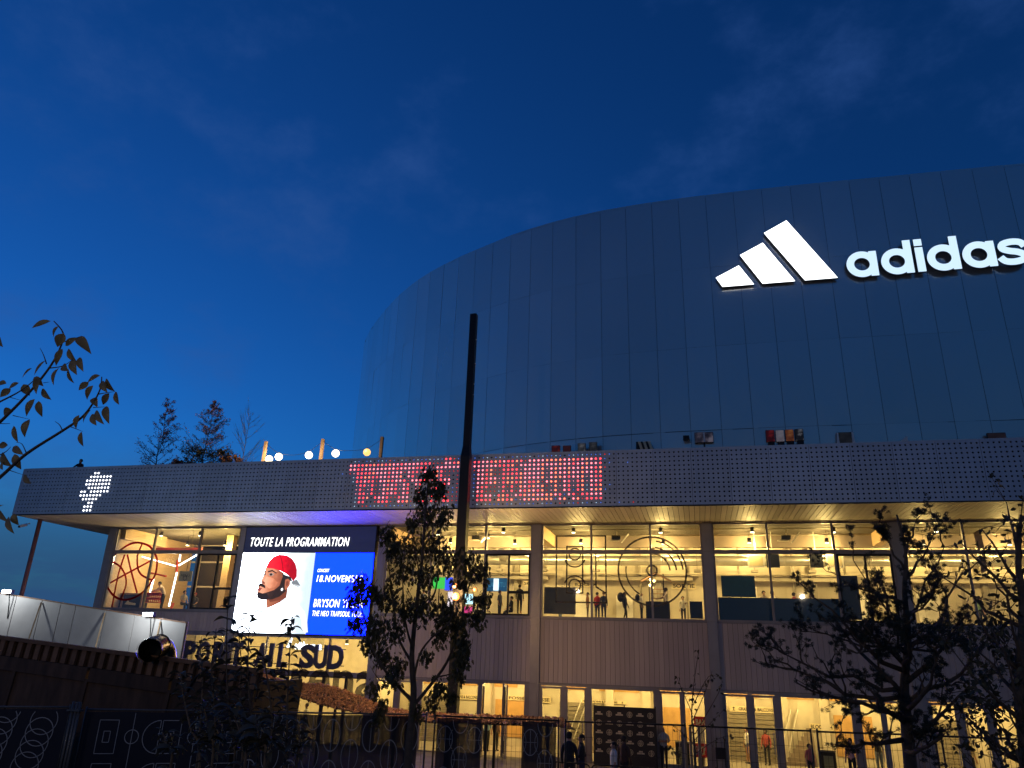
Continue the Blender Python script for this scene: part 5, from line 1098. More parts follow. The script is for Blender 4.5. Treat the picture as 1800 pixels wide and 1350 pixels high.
m = MB(); m.box(a.x - 3, c.x + .5, 29.7, 30.4, Z0 - .1, 1.0); m.add([(a.x - 3, 29.5, .9), (c.x + .5, 29.5, .9), (c.x + .5, 33, .9), (a.x - 3, 33, .9), (a.x - 3, 29.5, a.z - 2.42), (c.x + .5, 29.5, c.z - 2.42), (c.x + .5, 33, c.z - 2.42), (a.x - 3, 33, a.z - 2.42)], BOXF); m.obj('ramp_plinth', M['concdark'], ho)
for px, py, lb in ((14, 1040, 'bright cold floodlight on the hoarding at the left edge'), (262, 1080, 'bright cold floodlight on the hoarding near the building corner')):
    q = at(px, py, 29.7); t = thing('floodlight', lb, 'floodlight', q); MB().box(q.x - .28, q.x + .28, 29.62, 29.8, q.z - .09, q.z + .09).obj('housing', M['black'], t); MB().box(q.x - .25, q.x + .25, 29.6, 29.619, q.z - .07, q.z + .07).obj('lens', emat('flood_cold', (.75, .95, 1), 22), t)
    MB().tube([(q.x + .1, 29.72, q.z - .09), (q.x + .1, 29.85, q.z - .6), (q.x + .1, 29.95, q.z - 1.2)], .025, 6).obj('bracket', M['black'], t); lamp_light('flood_glow', 'POINT', (q.x, 28.7, q.z + .1), 240, (.85, .95, 1), t, .15)
# container
ctop_ = lambda px: 1117 + 59 * px / 460
CY = 18.0; ct = thing('rusty_container', 'dark rusty steel site container with corrugated top edge at lower left', 'container', at(0, 1245, CY))
A, Cc = at(-60, ctop_(-60), CY), at(458, ctop_(458), CY); u = (Cc - A); L = u.length; u.normalize(); dn = Vector((u.z, 0, -u.x)); dn = dn if dn.z < 0 else -dn
def cpt(s, d, y=0.): return A + u * s + dn * d + Vector((0, y, 0))
m = MB(); m.obox(cpt(L / 2, .05, .06), u * L / 2, Vector((0, .10, 0)), dn * .05); m.obj('top_rail', rs2, ct)
nb = int(L / .30)
for k in range(nb):
    s = (k + .5) * L / nb; MB().obox(cpt(s, .30, .06), u * .075, Vector((0, .05, 0)), dn * .20).obj('corrugation', rs2, ct)
m = MB(); m.obox(cpt(L / 2, .32, .16), u * L / 2, Vector((0, .02, 0)), dn * .22); m.obj('corrugated_web', rs, ct)
for s0_, s1_ in ((0, .47), (.475, .74), (.745, 1)):
    m = MB(); m.obox(cpt(L * (s0_ + s1_) / 2, .68, .02), u * (L * (s1_ - s0_) / 2 - .02), Vector((0, .08, 0)), dn * .17); m.obj('lip_plate', rs, ct)
for s0_, s1_ in ((0, .22), (.225, .47), (.475, .74), (.745, 1)):
    m = MB(); m.obox(cpt(L * (s0_ + s1_) / 2, 2.15, .06), u * (L * (s1_ - s0_) / 2 - .012), Vector((0, .05, 0)), dn * 1.3); m.obj('side_panel', rs, ct)
for s_ in (.222, .472, .742, .998): m = MB(); m.obox(cpt(L * s_, 2.1, .0), u * .05, Vector((0, .05, 0)), dn * 1.32); m.obj('rib', rs, ct)
m = MB(); m.obox(cpt(L - .04, 1.8, 1.2), u * .04, Vector((0, 1.1, 0)), dn * 1.5); m.obox(cpt(L / 2, 1.9, 2.3), u * L / 2, Vector((0, .05, 0)), dn * 1.5); m.obj('end_plate', rs, ct)
# pipe elbow
e0 = at(292, 1160, 18.4); e1 = at(287, 1140, 18.3); e2 = at(272, 1134, 18.0); t = thing('pipe_elbow', 'short black metal pipe elbow rising from the rusty container', 'pipe', e0 - Vector((0, 0, 1.5)))
P_ = [e0 - Vector((0, -.1, 1.5)), e0, at(291, 1150, 18.35), e1, at(281, 1135, 18.12), at(271, 1138, 17.8), at(263, 1143, 17.55)]
m = MB(); m.tube(P_, [.27, .27, .275, .28, .285, .29, .30], 20, False); m.tube([P_[-1], at(262.5, 1143.3, 17.52)], .315, 20, False); m.tube(P_[::-1], [.28, .27, .265, .26, .255, .25, .25], 20, False); m.obj('elbow', mat('pipe_black', (.03, .026, .022), .28, .9, .2, 5), t)
for k in (2, 4): MB().tube([P_[k], P_[k].lerp(P_[k + 1], .12)], .30, 20).obj('joint_ring', M['black'], t)
# black hose over the container edge
m = MB(); m.tube([at(*p) for p in ((330, 1215, 17.6), (345, 1190, 17.5), (362, 1178, 17.6), (372, 1195, 17.6), (376, 1220, 17.6), (372, 1248, 17.6))], .035, 8); tag(m.obj('hose', M['black']), 'black hose looped over the side of the rusty container', 'hose')
# mulch bank
MY = 32.8; r5 = random.Random(9); top_ = [(440, 1178), (470, 1190), (500, 1200), (530, 1204), (560, 1205), (590, 1211), (620, 1222), (650, 1234), (690, 1248), (730, 1254), (780, 1257), (850, 1259), (920, 1262), (985, 1264), (1000, 1275)]
bot_ = [(440, 1205), (470, 1214), (500, 1220), (530, 1228), (560, 1238), (590, 1246), (620, 1252), (650, 1256), (690, 1262), (730, 1268), (780, 1270), (850, 1272), (920, 1274), (985, 1276), (1000, 1282)]
m = MB(); Vv = []; chips = MB()
for (x, y), (x2, y2) in zip(top_, bot_):
    tpt, bpt = at(x, y, MY + .5), at(x2, y2, MY - .5); Vv += [bpt, bpt.lerp(tpt, .5) + Vector((0, 0, .05)), tpt, tpt + Vector((0, .9, -.15)), bpt + Vector((0, 1.9, -.2))]
n5 = len(top_); F_ = []
for i in range(n5 - 1):
    for j in range(5): F_.append((5 * i + j, 5 * i + (j + 1) % 5, 5 * i + 5 + (j + 1) % 5, 5 * i + 5 + j))
F_ += [(0, 1, 2, 3, 4), tuple(5 * (n5 - 1) + j for j in (4, 3, 2, 1, 0))]
tag(m.add(Vv, [f[::-1] for f in F_], True).obj('mulch_bank', M['soil']), kind='structure')
tr_o = thing('ramp_trestle', 'dark steel trestle carrying the wood-chip bank behind the fence', 'trestle', (Vv[0].x, MY, Z0))
for i in (0, 4, 8, 11):
    for dy in (.1, 1.5): p = Vv[5 * i]; MB().beam((p.x + .1, p.y + dy, gz(p.y)), (p.x + .1, p.y + dy, p.z - .05), .10, .10).obj('leg', M['black'], tr_o)
for k in range(7000):
    i = min(n5 - 2, int(r5.random() ** 1.25 * (n5 - 1))); t_ = r5.random(); s_ = r5.random() * 1.15
    b0, b1 = Vv[5 * i].lerp(Vv[5 * i + 5], t_), Vv[5 * i + 2].lerp(Vv[5 * i + 7], t_); p = b0.lerp(b1, min(1, s_)) + (Vector((0, .9, -.15)) * (s_ - 1) if s_ > 1 else Vector()) + rv(r5, .03) + Vector((0, 0, .03))
    ax = rv(r5); by = ax.orthogonal().normalized(); ll = r5.uniform(.05, .15); chips.obox(p, ax * ll / 2 * 1.3, by * ll * .25, ax.cross(by) * .008)
tag(chips.obj('wood_chips', leafmat('wood_chip', (.62, .33, .13), (.24, .12, .05), .0)), 'orange-brown wood chips covering the bank behind the fence', 'wood chips', kind='stuff')

# ================================================================== FENCE
scrim = meshclothmat('scrim_navy', (.008, .010, .022), .93); scrim2 = meshclothmat('scrim_thin', (.012, .012, .018), .955); pr_w = mat('scrim_print', (.27, .28, .31), .8, 0, .1); galv = mat('fence_steel', (.10, .10, .105), .5, .5, .15)
def fence_panel(label, p0, p1, scrims=(), draw=None, hgt=2.0, wires=True, fm=None):
    """p0,p1: top corners (world). One mesh-fence panel with optional printed scrim fields"""
    p0, p1 = Vector(p0), Vector(p1); L = (p1 - p0).length; u = (p1 - p0) / L; n_ = Vector((u.y, -u.x, 0)).normalized(); Zd = Vector((0, 0, -1)); fm = fm or galv
    t = thing('wire_fence', label, 'fence', p0 + Zd * hgt); P = lambda s, d, y=0.: p0 + u * s + Zd * d + n_ * y
    f = MB()
    for s in (.03, L - .03): f.tube([P(s, -.06), P(s, hgt)], .024, 8)
    f.tube([P(.03, 0), P(L - .03, 0)], .022, 8); f.tube([P(.03, hgt - .12), P(L - .03, hgt - .12)], .020, 8); f.obj('frame', fm, t)
    if wires:
        wv = MB(); nwv = int(L / .11)
        for k in range(1, nwv): a, c = P(L * k / nwv, .02), P(L * k / nwv, hgt - .14); wv.obox((a + c) / 2, u * .0035, n_ * .0035, (c - a) / 2)
        for d in (.35, .75, 1.15, 1.55): wv.obox(P(L / 2, d), u * L / 2, n_ * .0035, Vector((0, 0, .0035)))
        wv.obj('wire_mesh', fm, t)
    f = MB(); f.obox(P(.0, hgt + .06), u * .34, n_ * .12, Vector((0, 0, .07))); f.obj('foot_block', M['concdark'], t)
    for s0_, s1_, mt in scrims:
        a, c = s0_ * L, s1_ * L; nn = 10; V = []; F_ = []
        for i in range(nn + 1):
            s = a + (c - a) * i / nn; wv_ = .03 + .012 * math.sin(i * 2.1); V += [P(s, .04 + .012 * math.sin(i * 1.7), wv_), P(s, hgt - .2, wv_ + .01 * math.sin(i))]
        for i in range(nn): F_.append((2 * i, 2 * i + 1, 2 * i + 3, 2 * i + 2))
        so_ = MB().add(V, F_).obj('scrim', mt, t)
        if draw: draw(so_, P, a, c, u, n_)
    return t
def pring(parent, P, s, d, r_, ex=1., ez=1., wd=.018, y=.052, a0=0, a1=6.2832, n=28, dmin=.05):
    m = MB(); prev = None
    for i in range(n + 1):
        a = a0 + (a1 - a0) * i / n; c1 = (s + (r_ - wd / 2) * math.cos(a) * ex, d - (r_ - wd / 2) * math.sin(a) * ez); c2 = (s + (r_ + wd / 2) * math.cos(a) * ex, d - (r_ + wd / 2) * math.sin(a) * ez)
        if c2[1] < dmin: prev = None; continue
        cur = (P(*c1, y), P(*c2, y))
        if prev: m.add([prev[0], cur[0], cur[1], prev[1]], [(0, 1, 2, 3)])
        prev = cur
    if m.f: m.obj('print_line', pr_w, parent)
def pline(parent, P, pts, wd=.016, y=.052):
    m = MB()
    for (s0_, d0), (s1_, d1_) in zip(pts[:-1], pts[1:]):
        a, c = P(s0_, max(.05, d0), y), P(s1_, max(.05, d1_), y); dd = (c - a)
        if dd.length < 1e-4: continue
        dd.normalize(); nn = dd.cross(P(0, 0, 1) - P(0, 0, 0)).normalized() * wd / 2; m.add([a - nn, c - nn, c + nn, a + nn], [(0, 1, 2, 3)])
    if m.f: m.obj('print_line', pr_w, parent)
def draw_rings(o, P, a, c, u, n_):
    for s in (c - .5, c - 1.35, c - 2.2):
        for k in range(5): pring(o, P, s - k * .05 + (.35 if s < c - 1 else 0) * 0, .28 + k * .24 + (.0 if abs(s - c + .5) < .01 else -.25), .30)
def draw_court(o, P, a, c, u, n_):
    for s in (a + .35, a + 1.75, a + 3.1):
        for d0 in (.22, 1.15):
            w_ = .42; pline(o, P, [(s, d0), (s + w_, d0), (s + w_, d0 + .72), (s, d0 + .72), (s, d0)]); pline(o, P, [(s + .13, d0 + .24), (s + .27, d0 + .24), (s + .27, d0 + .48), (s + .13, d0 + .48), (s + .13, d0 + .24)])
            pring(o, P, s + .75, d0 + .36, .15); pring(o, P, s + 1.35, d0 + .36, .36, a0=R(90), a1=R(270), n=14); pline(o, P, [(s + 1.35, d0), (s + 1.35, d0 + .72)])
        pline(o, P, [(s + .75, .06), (s + .75, 1.75)])
def draw_ovals(o, P, a, c, u, n_):
    k = 0; s = a + .3
    while s < c - .1:
        for d0 in ((.02, .95) if k % 2 else (.5, 1.42)):
            pring(o, P, s, d0, .24, .85, 1.5); pline(o, P, [(s, max(.06, d0 - .36)), (s, d0 + .36)], .014)
        s += .48; k += 1
def draw_balls(o, P, a, c, u, n_):
    k = 0; s = a + .22
    while s < c - .1:
        for d0 in ((.08, .98) if k % 2 else (.52, 1.45)):
            pring(o, P, s, d0, .22, .85, 1.35, .016)
            if d0 > .3: pline(o, P, [(s - .16, d0), (s + .16, d0)], .013); pline(o, P, [(s, d0 - .28), (s, d0 + .28)], .013); pring(o, P, s - .27, d0, .20, .8, 1.3, .013, a0=R(-55), a1=R(55), n=10); pring(o, P, s + .27, d0, .20, .8, 1.3, .013, a0=R(125), a1=R(235), n=10)
        s += .37; k += 1
TP = lambda px, py, Y: at(px, py, Y)
J = [TP(-95, 1242, 15.0), TP(126, 1243, 15.9), TP(150, 1247, 16.2), TP(415, 1250, 17.8), TP(425, 1251, 17.9), TP(752, 1256, 19.4), TP(763, 1258, 19.5), TP(984, 1267, 20.3), TP(992, 1268, 20.3), TP(1206, 1275, 20.6), TP(1216, 1276, 20.6), TP(1427, 1285, 20.9), TP(1434, 1286, 20.9), TP(1645, 1293, 21.2), TP(1652, 1294, 21.2), TP(1870, 1303, 21.5), TP(1878, 1304, 21.5), TP(2100, 1313, 21.8)]
fence_panel('fence panel with overlapping ring print, leftmost, by the rusty container', J[0], J[1], [(.01, .99, scrim)], draw_rings, 2.0)
fence_panel('fence panel with basketball court line print below the rusty container', J[2], J[3], [(.01, .99, scrim)], draw_court, 2.0)
fence_panel('fence panel with tall oval print below the wood-chip bank', J[4], J[5], [(.01, .95, scrim2)], draw_ovals, 2.0)
fence_panel('fence panel with basketball print and an open gap behind the young tree', J[6], J[7], [(.03, .38, scrim), (.70, .97, scrim)], draw_balls, 2.0, fm=M['black'])
for k, lb in enumerate(('plain wire fence panel before the black backdrop', 'plain wire fence panel right of the sapling', 'plain wire fence panel crossed by the pine trunk', 'plain wire fence panel right of the pine', 'plain wire fence panel at the right picture edge')):
    fence_panel(lb, J[8 + 2 * k], J[9 + 2 * k], fm=M['black'])
q = TP(138, 1237, 15.9); t = thing('fence_post', 'paired steel tubes with clamp joining the two left fence panels', 'post', q - Vector((0, 0, 2.1)))
for dx in (-.10, 0, .08): MB().tube([q + Vector((dx, -.03, .04)), q + Vector((dx, -.03, -2.1))], .035, 8).obj('tube', galv, t)
MB().box(q.x - .2, q.x + .15, q.y - .1, q.y + .04, q.z - .16, q.z - .12).obj('clamp', galv, t)
# crowd barriers
def barrier(x, y, w_, group):
    t = thing('crowd_barrier', 'low rounded steel crowd barrier standing behind the wire fence', 'barrier', (x, y, gz(y)), group); z = gz(y); m = MB(); h_ = 1.05; r_ = .12
    arc = [Vector((x, y, z + .15)), Vector((x, y, z + h_ - r_)), Vector((x + .035, y, z + h_ - .035)), Vector((x + r_, y, z + h_)), Vector((x + w_ - r_, y, z + h_)), Vector((x + w_ - .035, y, z + h_ - .035)), Vector((x + w_, y, z + h_ - r_)), Vector((x + w_, y, z + .15)), Vector((x + r_, y, z + .15)), Vector((x, y, z + .15))]
    m.tube(arc, .019, 8); m.obj('frame', M['black'], t)
    k = int(w_ / .13)
    for i in range(1, k): MB().tube([(x + w_ * i / k, y, z + .15), (x + w_ * i / k, y, z + h_)], .008, 5, False).obj('bar', M['black'], t)
    for s in (.3, w_ - .3): MB().tube([(x + s, y - .3, z + .02), (x + s, y - .25, z + .08), (x + s, y, z + .15), (x + s, y + .25, z + .08), (x + s, y + .3, z + .02)], .015, 6).obj('foot', M['black'], t)
for a, c in ((918, 1037), (1040, 1158), (1161, 1277), (1282, 1401), (1407, 1525), (1530, 1650)):
    yb = 22.3; x0, x1 = at(a, 1337, yb).x, at(c, 1337, yb).x; barrier(x0, yb, x1 - x0, 'crowd barriers along the wire fence')

# ================================================================== TREES IN FRONT
# young street tree before the screen
r7 = random.Random(31); TY = 18.0; lfm = leafmat('leaf_dark_lobed', (.09, .085, .035), (.02, .025, .012), .42)
def P3(px, py, dy=0.): return at(px, py, TY + dy)
t = thing('young_tree', 'young tree with drooping lobed leaves between screen and lamp post', 'tree', (P3(718, 1350).x, TY, gz(TY)))
tk = MB(); base = Vector((P3(716, 1350).x, TY, gz(TY)))
limbs = [([base, P3(718, 1320), P3(724, 1260), P3(727, 1210), P3(724, 1150, .05), P3(733, 1060, .1), P3(742, 980), P3(748, 900), P3(755, 818)], .115),
 ([P3(727, 1235), P3(705, 1212, -.2), P3(678, 1180, -.4), P3(655, 1140, -.5), P3(640, 1085, -.55), P3(625, 1030, -.5)], .05), ([P3(727, 1240), P3(752, 1210, .2), P3(785, 1165, .3), P3(805, 1110, .35), P3(822, 1040, .3), P3(838, 985, .3)], .05),
 ([P3(726, 1200), P3(738, 1150, -.3), P3(760, 1120, -.5), P3(792, 1090, -.6), P3(800, 1040, -.6)], .035), ([P3(724, 1165), P3(700, 1120, .3), P3(692, 1060, .4), P3(683, 990, .4), P3(680, 930, .35)], .035),
 ([P3(725, 1140), P3(712, 1090, -.3), P3(708, 1020, -.4), P3(712, 960, -.4)], .03), ([P3(735, 1080), P3(765, 1040, .3), P3(772, 960, .4), P3(776, 890, .3)], .03), ([P3(740, 1020), P3(728, 960, .3), P3(722, 905, .3)], .022), ([P3(745, 940), P3(765, 890, -.2), P3(772, 850, -.2)], .018), ([P3(700, 1205, -.25), P3(668, 1195, -.6), P3(650, 1170, -.9)], .02), ([P3(770, 1190, .25), P3(800, 1180, .6), P3(812, 1150, .8)], .02)]
for P_, r0 in limbs:
    C_ = catmull(P_, 4); tk.tube(C_, [r0 * (1 - .86 * i / (len(C_) - 1)) for i in range(len(C_))], 8)
clus = [(755, 832, 13, 30), (770, 858, 16, 40), (742, 868, 14, 30), (748, 900, 20, 46), (776, 905, 20, 46), (728, 915, 15, 30), (682, 938, 16, 40), (690, 965, 13, 24), (720, 962, 24, 56), (762, 955, 26, 60), (786, 985, 18, 40), (822, 985, 20, 46), (845, 1003, 18, 40), (706, 1000, 24, 56), (745, 1010, 24, 44), (812, 1028, 22, 50), (846, 1050, 18, 44), (632, 1022, 16, 40), (626, 1052, 16, 40), (655, 1040, 16, 40), (684, 1045, 20, 44), (712, 1070, 22, 50), (745, 1065, 20, 40), (782, 1070, 22, 50), (838, 1082, 16, 36), (628, 1092, 16, 36), (660, 1100, 22, 56), (692, 1110, 18, 36), (650, 1130, 16, 40), (776, 1112, 16, 36), (806, 1092, 18, 44), (812, 1125, 15, 40), (812, 1155, 14, 36), (806, 1180, 12, 26), (672, 1152, 16, 36), (700, 1165, 14, 26), (690, 1190, 14, 26), (748, 1150, 12, 18), (772, 1206, 14, 26), (760, 1232, 14, 26), (792, 1222, 10, 16), (672, 1236, 10, 16), (655, 1208, 10, 16), (735, 1250, 10, 14), (662, 1256, 12, 24)]
lf = MB(); tw = MB(); sc_ = TY / FPX * 1.05
for px, py, r_, n_ in clus:
    c = P3(px, py, r7.uniform(-.7, .7)); rr = r_ * sc_ * 1.18
    for j in range(max(3, n_ // 9)):
        a = c + rv(r7, rr * .5) + Vector((0, 0, rr * .4)); tw.tube(curve_pts(a + rv(r7, rr * .5), a + Vector((r7.uniform(-.2, .2), r7.uniform(-.2, .2), -.25)), -.1, 3, r7), [.008, .006, .004, .002], 4, False)
    for j in range(int(n_ * 4.0)):
        p = c + rv(r7, rr * r7.random() ** .5); p.z += r7.uniform(-.12, .1)
        ex_ = p - EYE; ex_ = (900 + FPX * ex_.dot(c_rt) / ex_.dot(c_fwd), 675 - FPX * ex_.dot(c_up) / ex_.dot(c_fwd))
        if min(math.hypot(ex_[0] - 803, ex_[1] - 1040), math.hypot(ex_[0] - 836, ex_[1] - 1034)) < 13: continue     # the lamps shine through a gap in the crown
        d = (Vector((r7.uniform(-.7, .7), r7.uniform(-.7, .7), -1.0 + r7.uniform(-.2, .5)))).normalized(); q_ = r7.uniform(.06, .19); lobed(lf, p, p + d * q_, q_ * r7.uniform(.55, .85), rv(r7))
tk.obj('trunk', bark, t); tag(tw.obj('twigs', bark, t), kind='stuff'); tag(lf.obj('crown', lfm, t), kind='stuff')

# pine-like tree on the right
r8 = random.Random(44); PY = 15.0; pb = Vector((at(1592, 1350, PY).x, PY, gz(PY))); ptop = at(1576, 905, PY); pm_ = leafmat('needle_dark', (.035, .045, .022), (.012, .016, .01), .05)
t = thing('pine_tree', 'dark tufted pine with spreading limbs right of centre', 'tree', pb); tk = MB(); nd = MB()
tp = catmull([pb, at(1596, 1300, PY), at(1592, 1250, PY), at(1590, 1200, PY), at(1596, 1120, PY), at(1590, 1040, PY), at(1592, 970, PY), ptop], 4); tk.tube(tp, [.115 * (1 - .87 * i / (len(tp) - 1)) for i in range(len(tp))], 10)
def tuft(c, d, n_=22, s=.052):
    for j in range(n_):
        dd = (d * .5 + rv(r8)).normalized(); e = c + dd * s * r8.uniform(.6, 1.3); sd_ = dd.orthogonal().normalized() * .0055; b0 = c + rv(r8, .03); nd.add([b0 - sd_, b0 + sd_, e + sd_ * .4, e - sd_ * .4], [(0, 1, 2, 3)])
def pbranch(a, e, r0, depth):
    C_ = curve_pts(a, e, .10 if depth == 0 else .05, 5, r8, .12); tk.tube(C_, [r0 * (1 - .75 * i / 5) for i in range(6)], 6 if depth == 0 else 4); L = (e - a).length; d = (e - a).normalized()
    if depth < 2:
        for q in range(6 if depth == 0 else 4):
            c = C_[r8.randint(1, 5)]; pbranch(c, c + (d * .6 + rv(r8, .7) + Vector((0, 0, .35))).normalized() * L * r8.uniform(.22, .45), r0 * .4, depth + 1)
    for q in range(3 if depth else 2):
        c = C_[r8.randint(3, 5)]; tuft(c + rv(r8, .05), d)
prim = [((1592, 1300), (1470, 1310, -.8)), ((1592, 1260), (1400, 1200, -.5)), ((1590, 1230), (1470, 1090, .3)), ((1590, 1210), (1380, 1150, .4)), ((1592, 1240), (1740, 1120, .5)), ((1592, 1290), (1720, 1200, -.6)), ((1592, 1180), (1430, 1050, -.4)), ((1592, 1160), (1690, 1010, .4)), ((1590, 1120), (1500, 985, .2)), ((1590, 1090), (1660, 960, -.3)), ((1590, 1060), (1470, 1010, .6)), ((1590, 1020), (1640, 940, .4)), ((1590, 1000), (1545, 925, -.2)), ((1590, 980), (1610, 915, .2)), ((1592, 1140), (1420, 1110, .9)), ((1592, 1200), (1700, 1080, -.9)), ((1592, 1150), (1560, 1060, -1.2)), ((1592, 1100), (1640, 1030, -1.1)), ((1590, 1270), (1520, 1200, -1.3)), ((1592, 1250), (1650, 1150, -1.3)), ((1592, 1320), (1660, 1290, -1.0)), ((1592, 1225), (1350, 1170, .1)), ((1592, 1170), (1520, 1100, -.9)), ((1592, 1185), (1590, 1090, -1.2)), ((1592, 1130), (1480, 1140, -.9)), ((1592, 1140), (1700, 1130, -.8))]
for (ax, ay), (ex, ey, dy) in prim: pbranch(at(ax, ay, PY), at(ex, ey, PY + dy), .05 if ay > 1150 else .03, 0)
tk.obj('trunk', bark, t); tag(nd.obj('crown', pm_, t), kind='stuff')
# broadleaf tree at the right edge
r9 = random.Random(52); BYy = 12.0; bb = Vector((at(1800, 1350, BYy).x, BYy, gz(BYy))); t = thing('broadleaf_tree', 'dark dense broadleaf tree at the right picture edge', 'tree', bb); tk = MB(); lf = MB(); lm9 = leafmat('leaf_dark_right', (.05, .05, .022), (.015, .018, .01), .2)
B3 = lambda px, py, dy=0.: at(px, py, BYy + dy)
tp = catmull([bb, B3(1802, 1280), B3(1795, 1180), B3(1800, 1080), B3(1790, 990), B3(1795, 905)], 4); tk.tube(tp, [.13 * (1 - .85 * i / (len(tp) - 1)) for i in range(len(tp))], 8)
ends = [(1650, 1010, .2), (1690, 955, 0), (1725, 930, .3), (1770, 885, 0), (1795, 900, .2), (1700, 1060, -.4), (1740, 1100, .3), (1680, 1150, -.5), (1725, 1190, .4), (1660, 1220, .2), (1700, 1270, -.4), (1740, 1300, .3), (1690, 1330, 0), (1770, 1060, -.6), (1765, 1150, -.6), (1770, 1240, -.6), (1785, 1310, -.6), (1850, 1000, 0), (1870, 1100, .3), (1860, 1200, 0), (1850, 1300, .3), (1840, 920, 0), (1745, 1010, .3), (1710, 1120, .5), (1735, 1240, -.2)]
for ex, ey, dy in ends:
    e = B3(ex, ey, dy); a = min(tp, key=lambda p: abs(p.z - (e.z - .8))); C_ = curve_pts(a, e, .1, 5, r9, .1); tk.tube(C_, [.035 * (1 - .8 * i / 5) for i in range(6)], 5)
    for q in range(7):
        c = C_[r9.randint(2, 5)]; e2 = c + (rv(r9, .45) + Vector((0, 0, .1))); tk.tube([c, e2], [.007, .002], 4, False)
        for j in range(9 if ey > 1040 else 4):
            s_ = c.lerp(e2, r9.uniform(.3, 1.1)) + rv(r9, .07); dr = (rv(r9) + Vector((0, 0, -.5))).normalized(); leaf(lf, s_, s_ + dr * r9.uniform(.07, .12), r9.uniform(.04, .06), rv(r9), .12, 3)
tk.obj('trunk', bark, t); tag(lf.obj('crown', lm9, t), kind='stuff')
# bare sapling with stakes
SYs = 19.6; r10 = random.Random(61); b0 = Vector((at(1222, 1350, SYs).x, SYs, gz(SYs))); t = thing('sapling', 'thin bare sapling with a few curled leaves before the red posters', 'tree', b0); tk = MB(); S3 = lambda px, py, dy=0.: at(px, py, SYs + dy)
ls_ = [([b0, S3(1222, 1320), S3(1216, 1260), S3(1220, 1200), S3(1228, 1145)], .028), ([S3(1216, 1270), S3(1240, 1215, .1), S3(1252, 1180, .1)], .014), ([S3(1217, 1255), S3(1200, 1215, -.1), S3(1189, 1190, -.1)], .012), ([S3(1222, 1300), S3(1250, 1270, .1), S3(1275, 1245, .2)], .012), ([S3(1222, 1310), S3(1195, 1285, -.1), S3(1180, 1275, -.2)], .01), ([S3(1218, 1240), S3(1245, 1190, .2), S3(1262, 1190, .2)], .012), ([S3(1222, 1330), S3(1190, 1320, .1), S3(1172, 1310, .1)], .01), ([S3(1222, 1290), S3(1262, 1220, -.1), S3(1268, 1200, -.1)], .012), ([S3(1222, 1325), S3(1260, 1300, 0), S3(1288, 1292, 0)], .01)]
lfs = []
for P_, r0 in ls_:
    C_ = catmull(P_, 4); tk.tube(C_, [r0 * (1 - .8 * i / (len(C_) - 1)) for i in range(len(C_))], 6)
    for k in range(int(9 * (1 + 2 * (r0 > .02)))): lfs.append(C_[r10.randint(len(C_) // 3, len(C_) - 1)])
tk.obj('trunk', bark, t); lp_ = MB(); leaf(lp_, (0, 0, 0), (0, 0, -.12), .06, (0, 1, 0), .2, 4); lme = lp_.mesh('sapling_leaf', leafmat('leaf_sapling', (.05, .045, .02), None, .2))
for p in lfs:
    o = link('leaf', lme, t, p + rv(r10, .05)); o.rotation_euler = (r10.uniform(-1, 1), r10.uniform(-1, 1), r10.uniform(0, 6.28)); k = r10.uniform(.6, 1.1); o.scale = (k, k, k)
for px, lb in ((1204, 'left wooden stake beside the bare sapling'), (1213, 'middle wooden stake beside the bare sapling'), (1228, 'right wooden stake beside the bare sapling')):
    q = at(px, 1278, SYs + .2); tag(MB().tube([(q.x, SYs + .2, gz(SYs)), (q.x, SYs + .2, q.z)], .035, 8).obj('stake', M['wood']), lb, 'stake')

# leafy shoots at lower left, close to the camera
r11 = random.Random(71); lsh = leafmat('leaf_shoot', (.055, .05, .03), (.02, .02, .014), .15); lp_ = MB(); leaf(lp_, (0, 0, 0), (.125, 0, -.02), .052, (0, 0, 1), .22, 5); shl = lp_.mesh('shoot_leaf', lsh)
def shoot(label, P_, Y, nleaf, u0=.05, lsz=1.):
    pts = [at(px, py, Y + dy) for px, py, dy in P_]; bs = Vector((pts[0].x, Y, gz(Y))); t = thing('leafy_shoot', label, 'plant', bs); C_ = catmull([bs] + pts, 6); m = MB(); m.tube(C_, [.014 * (1 - .8 * i / (len(C_) - 1)) for i in range(len(C_))], 6); m.obj('stem', bark, t)
    st_ = 6
    for k in range(nleaf):
        i = int(st_ + (len(C_) - 1 - st_) * (u0 + (1 - u0) * (k + r11.random() * .6) / nleaf)); i = min(i, len(C_) - 1); o = link('leaf', shl, t, C_[i]); az = (0 if k % 2 else math.pi) + r11.uniform(-.9, .9); o.rotation_euler = (r11.uniform(-.5, .5), r11.uniform(-.35, .45), az); s = lsz * r11.uniform(.65, 1.15); o.scale = (s, s, s)
shoot('tallest leafy shoot left of the video screen', [(412, 1350, 0), (402, 1250, 0), (398, 1150, .05), (401, 1042, .1)], 6.0, 64)
shoot('leafy shoot with curled tip over the lower left screen corner', [(452, 1350, 0), (440, 1250, 0), (436, 1160, 0), (440, 1072, 0)], 6.2, 60)
shoot('leafy shoot reaching over the screen middle', [(500, 1350, 0), (505, 1250, 0), (508, 1170, 0), (513, 1080, .1)], 6.1, 60)
shoot('short leafy shoot between the two taller ones', [(470, 1350, 0), (478, 1270, 0), (470, 1195, 0), (462, 1150, 0)], 5.8, 44)
shoot('dark leafy shoot before the rusty container', [(350, 1350, 0), (335, 1280, 0), (322, 1220, 0), (318, 1180, 0)], 5.6, 34)
shoot('low dark leafy shoot left of the container seam', [(372, 1350, 0), (368, 1290, 0), (355, 1230, 0)], 5.4, 34, lsz=1.1)
shoot('bent leafy shoot in the dark lower left thicket', [(430, 1350, 0), (425, 1300, 0), (405, 1240, .1)], 5.2, 34, lsz=1.1)
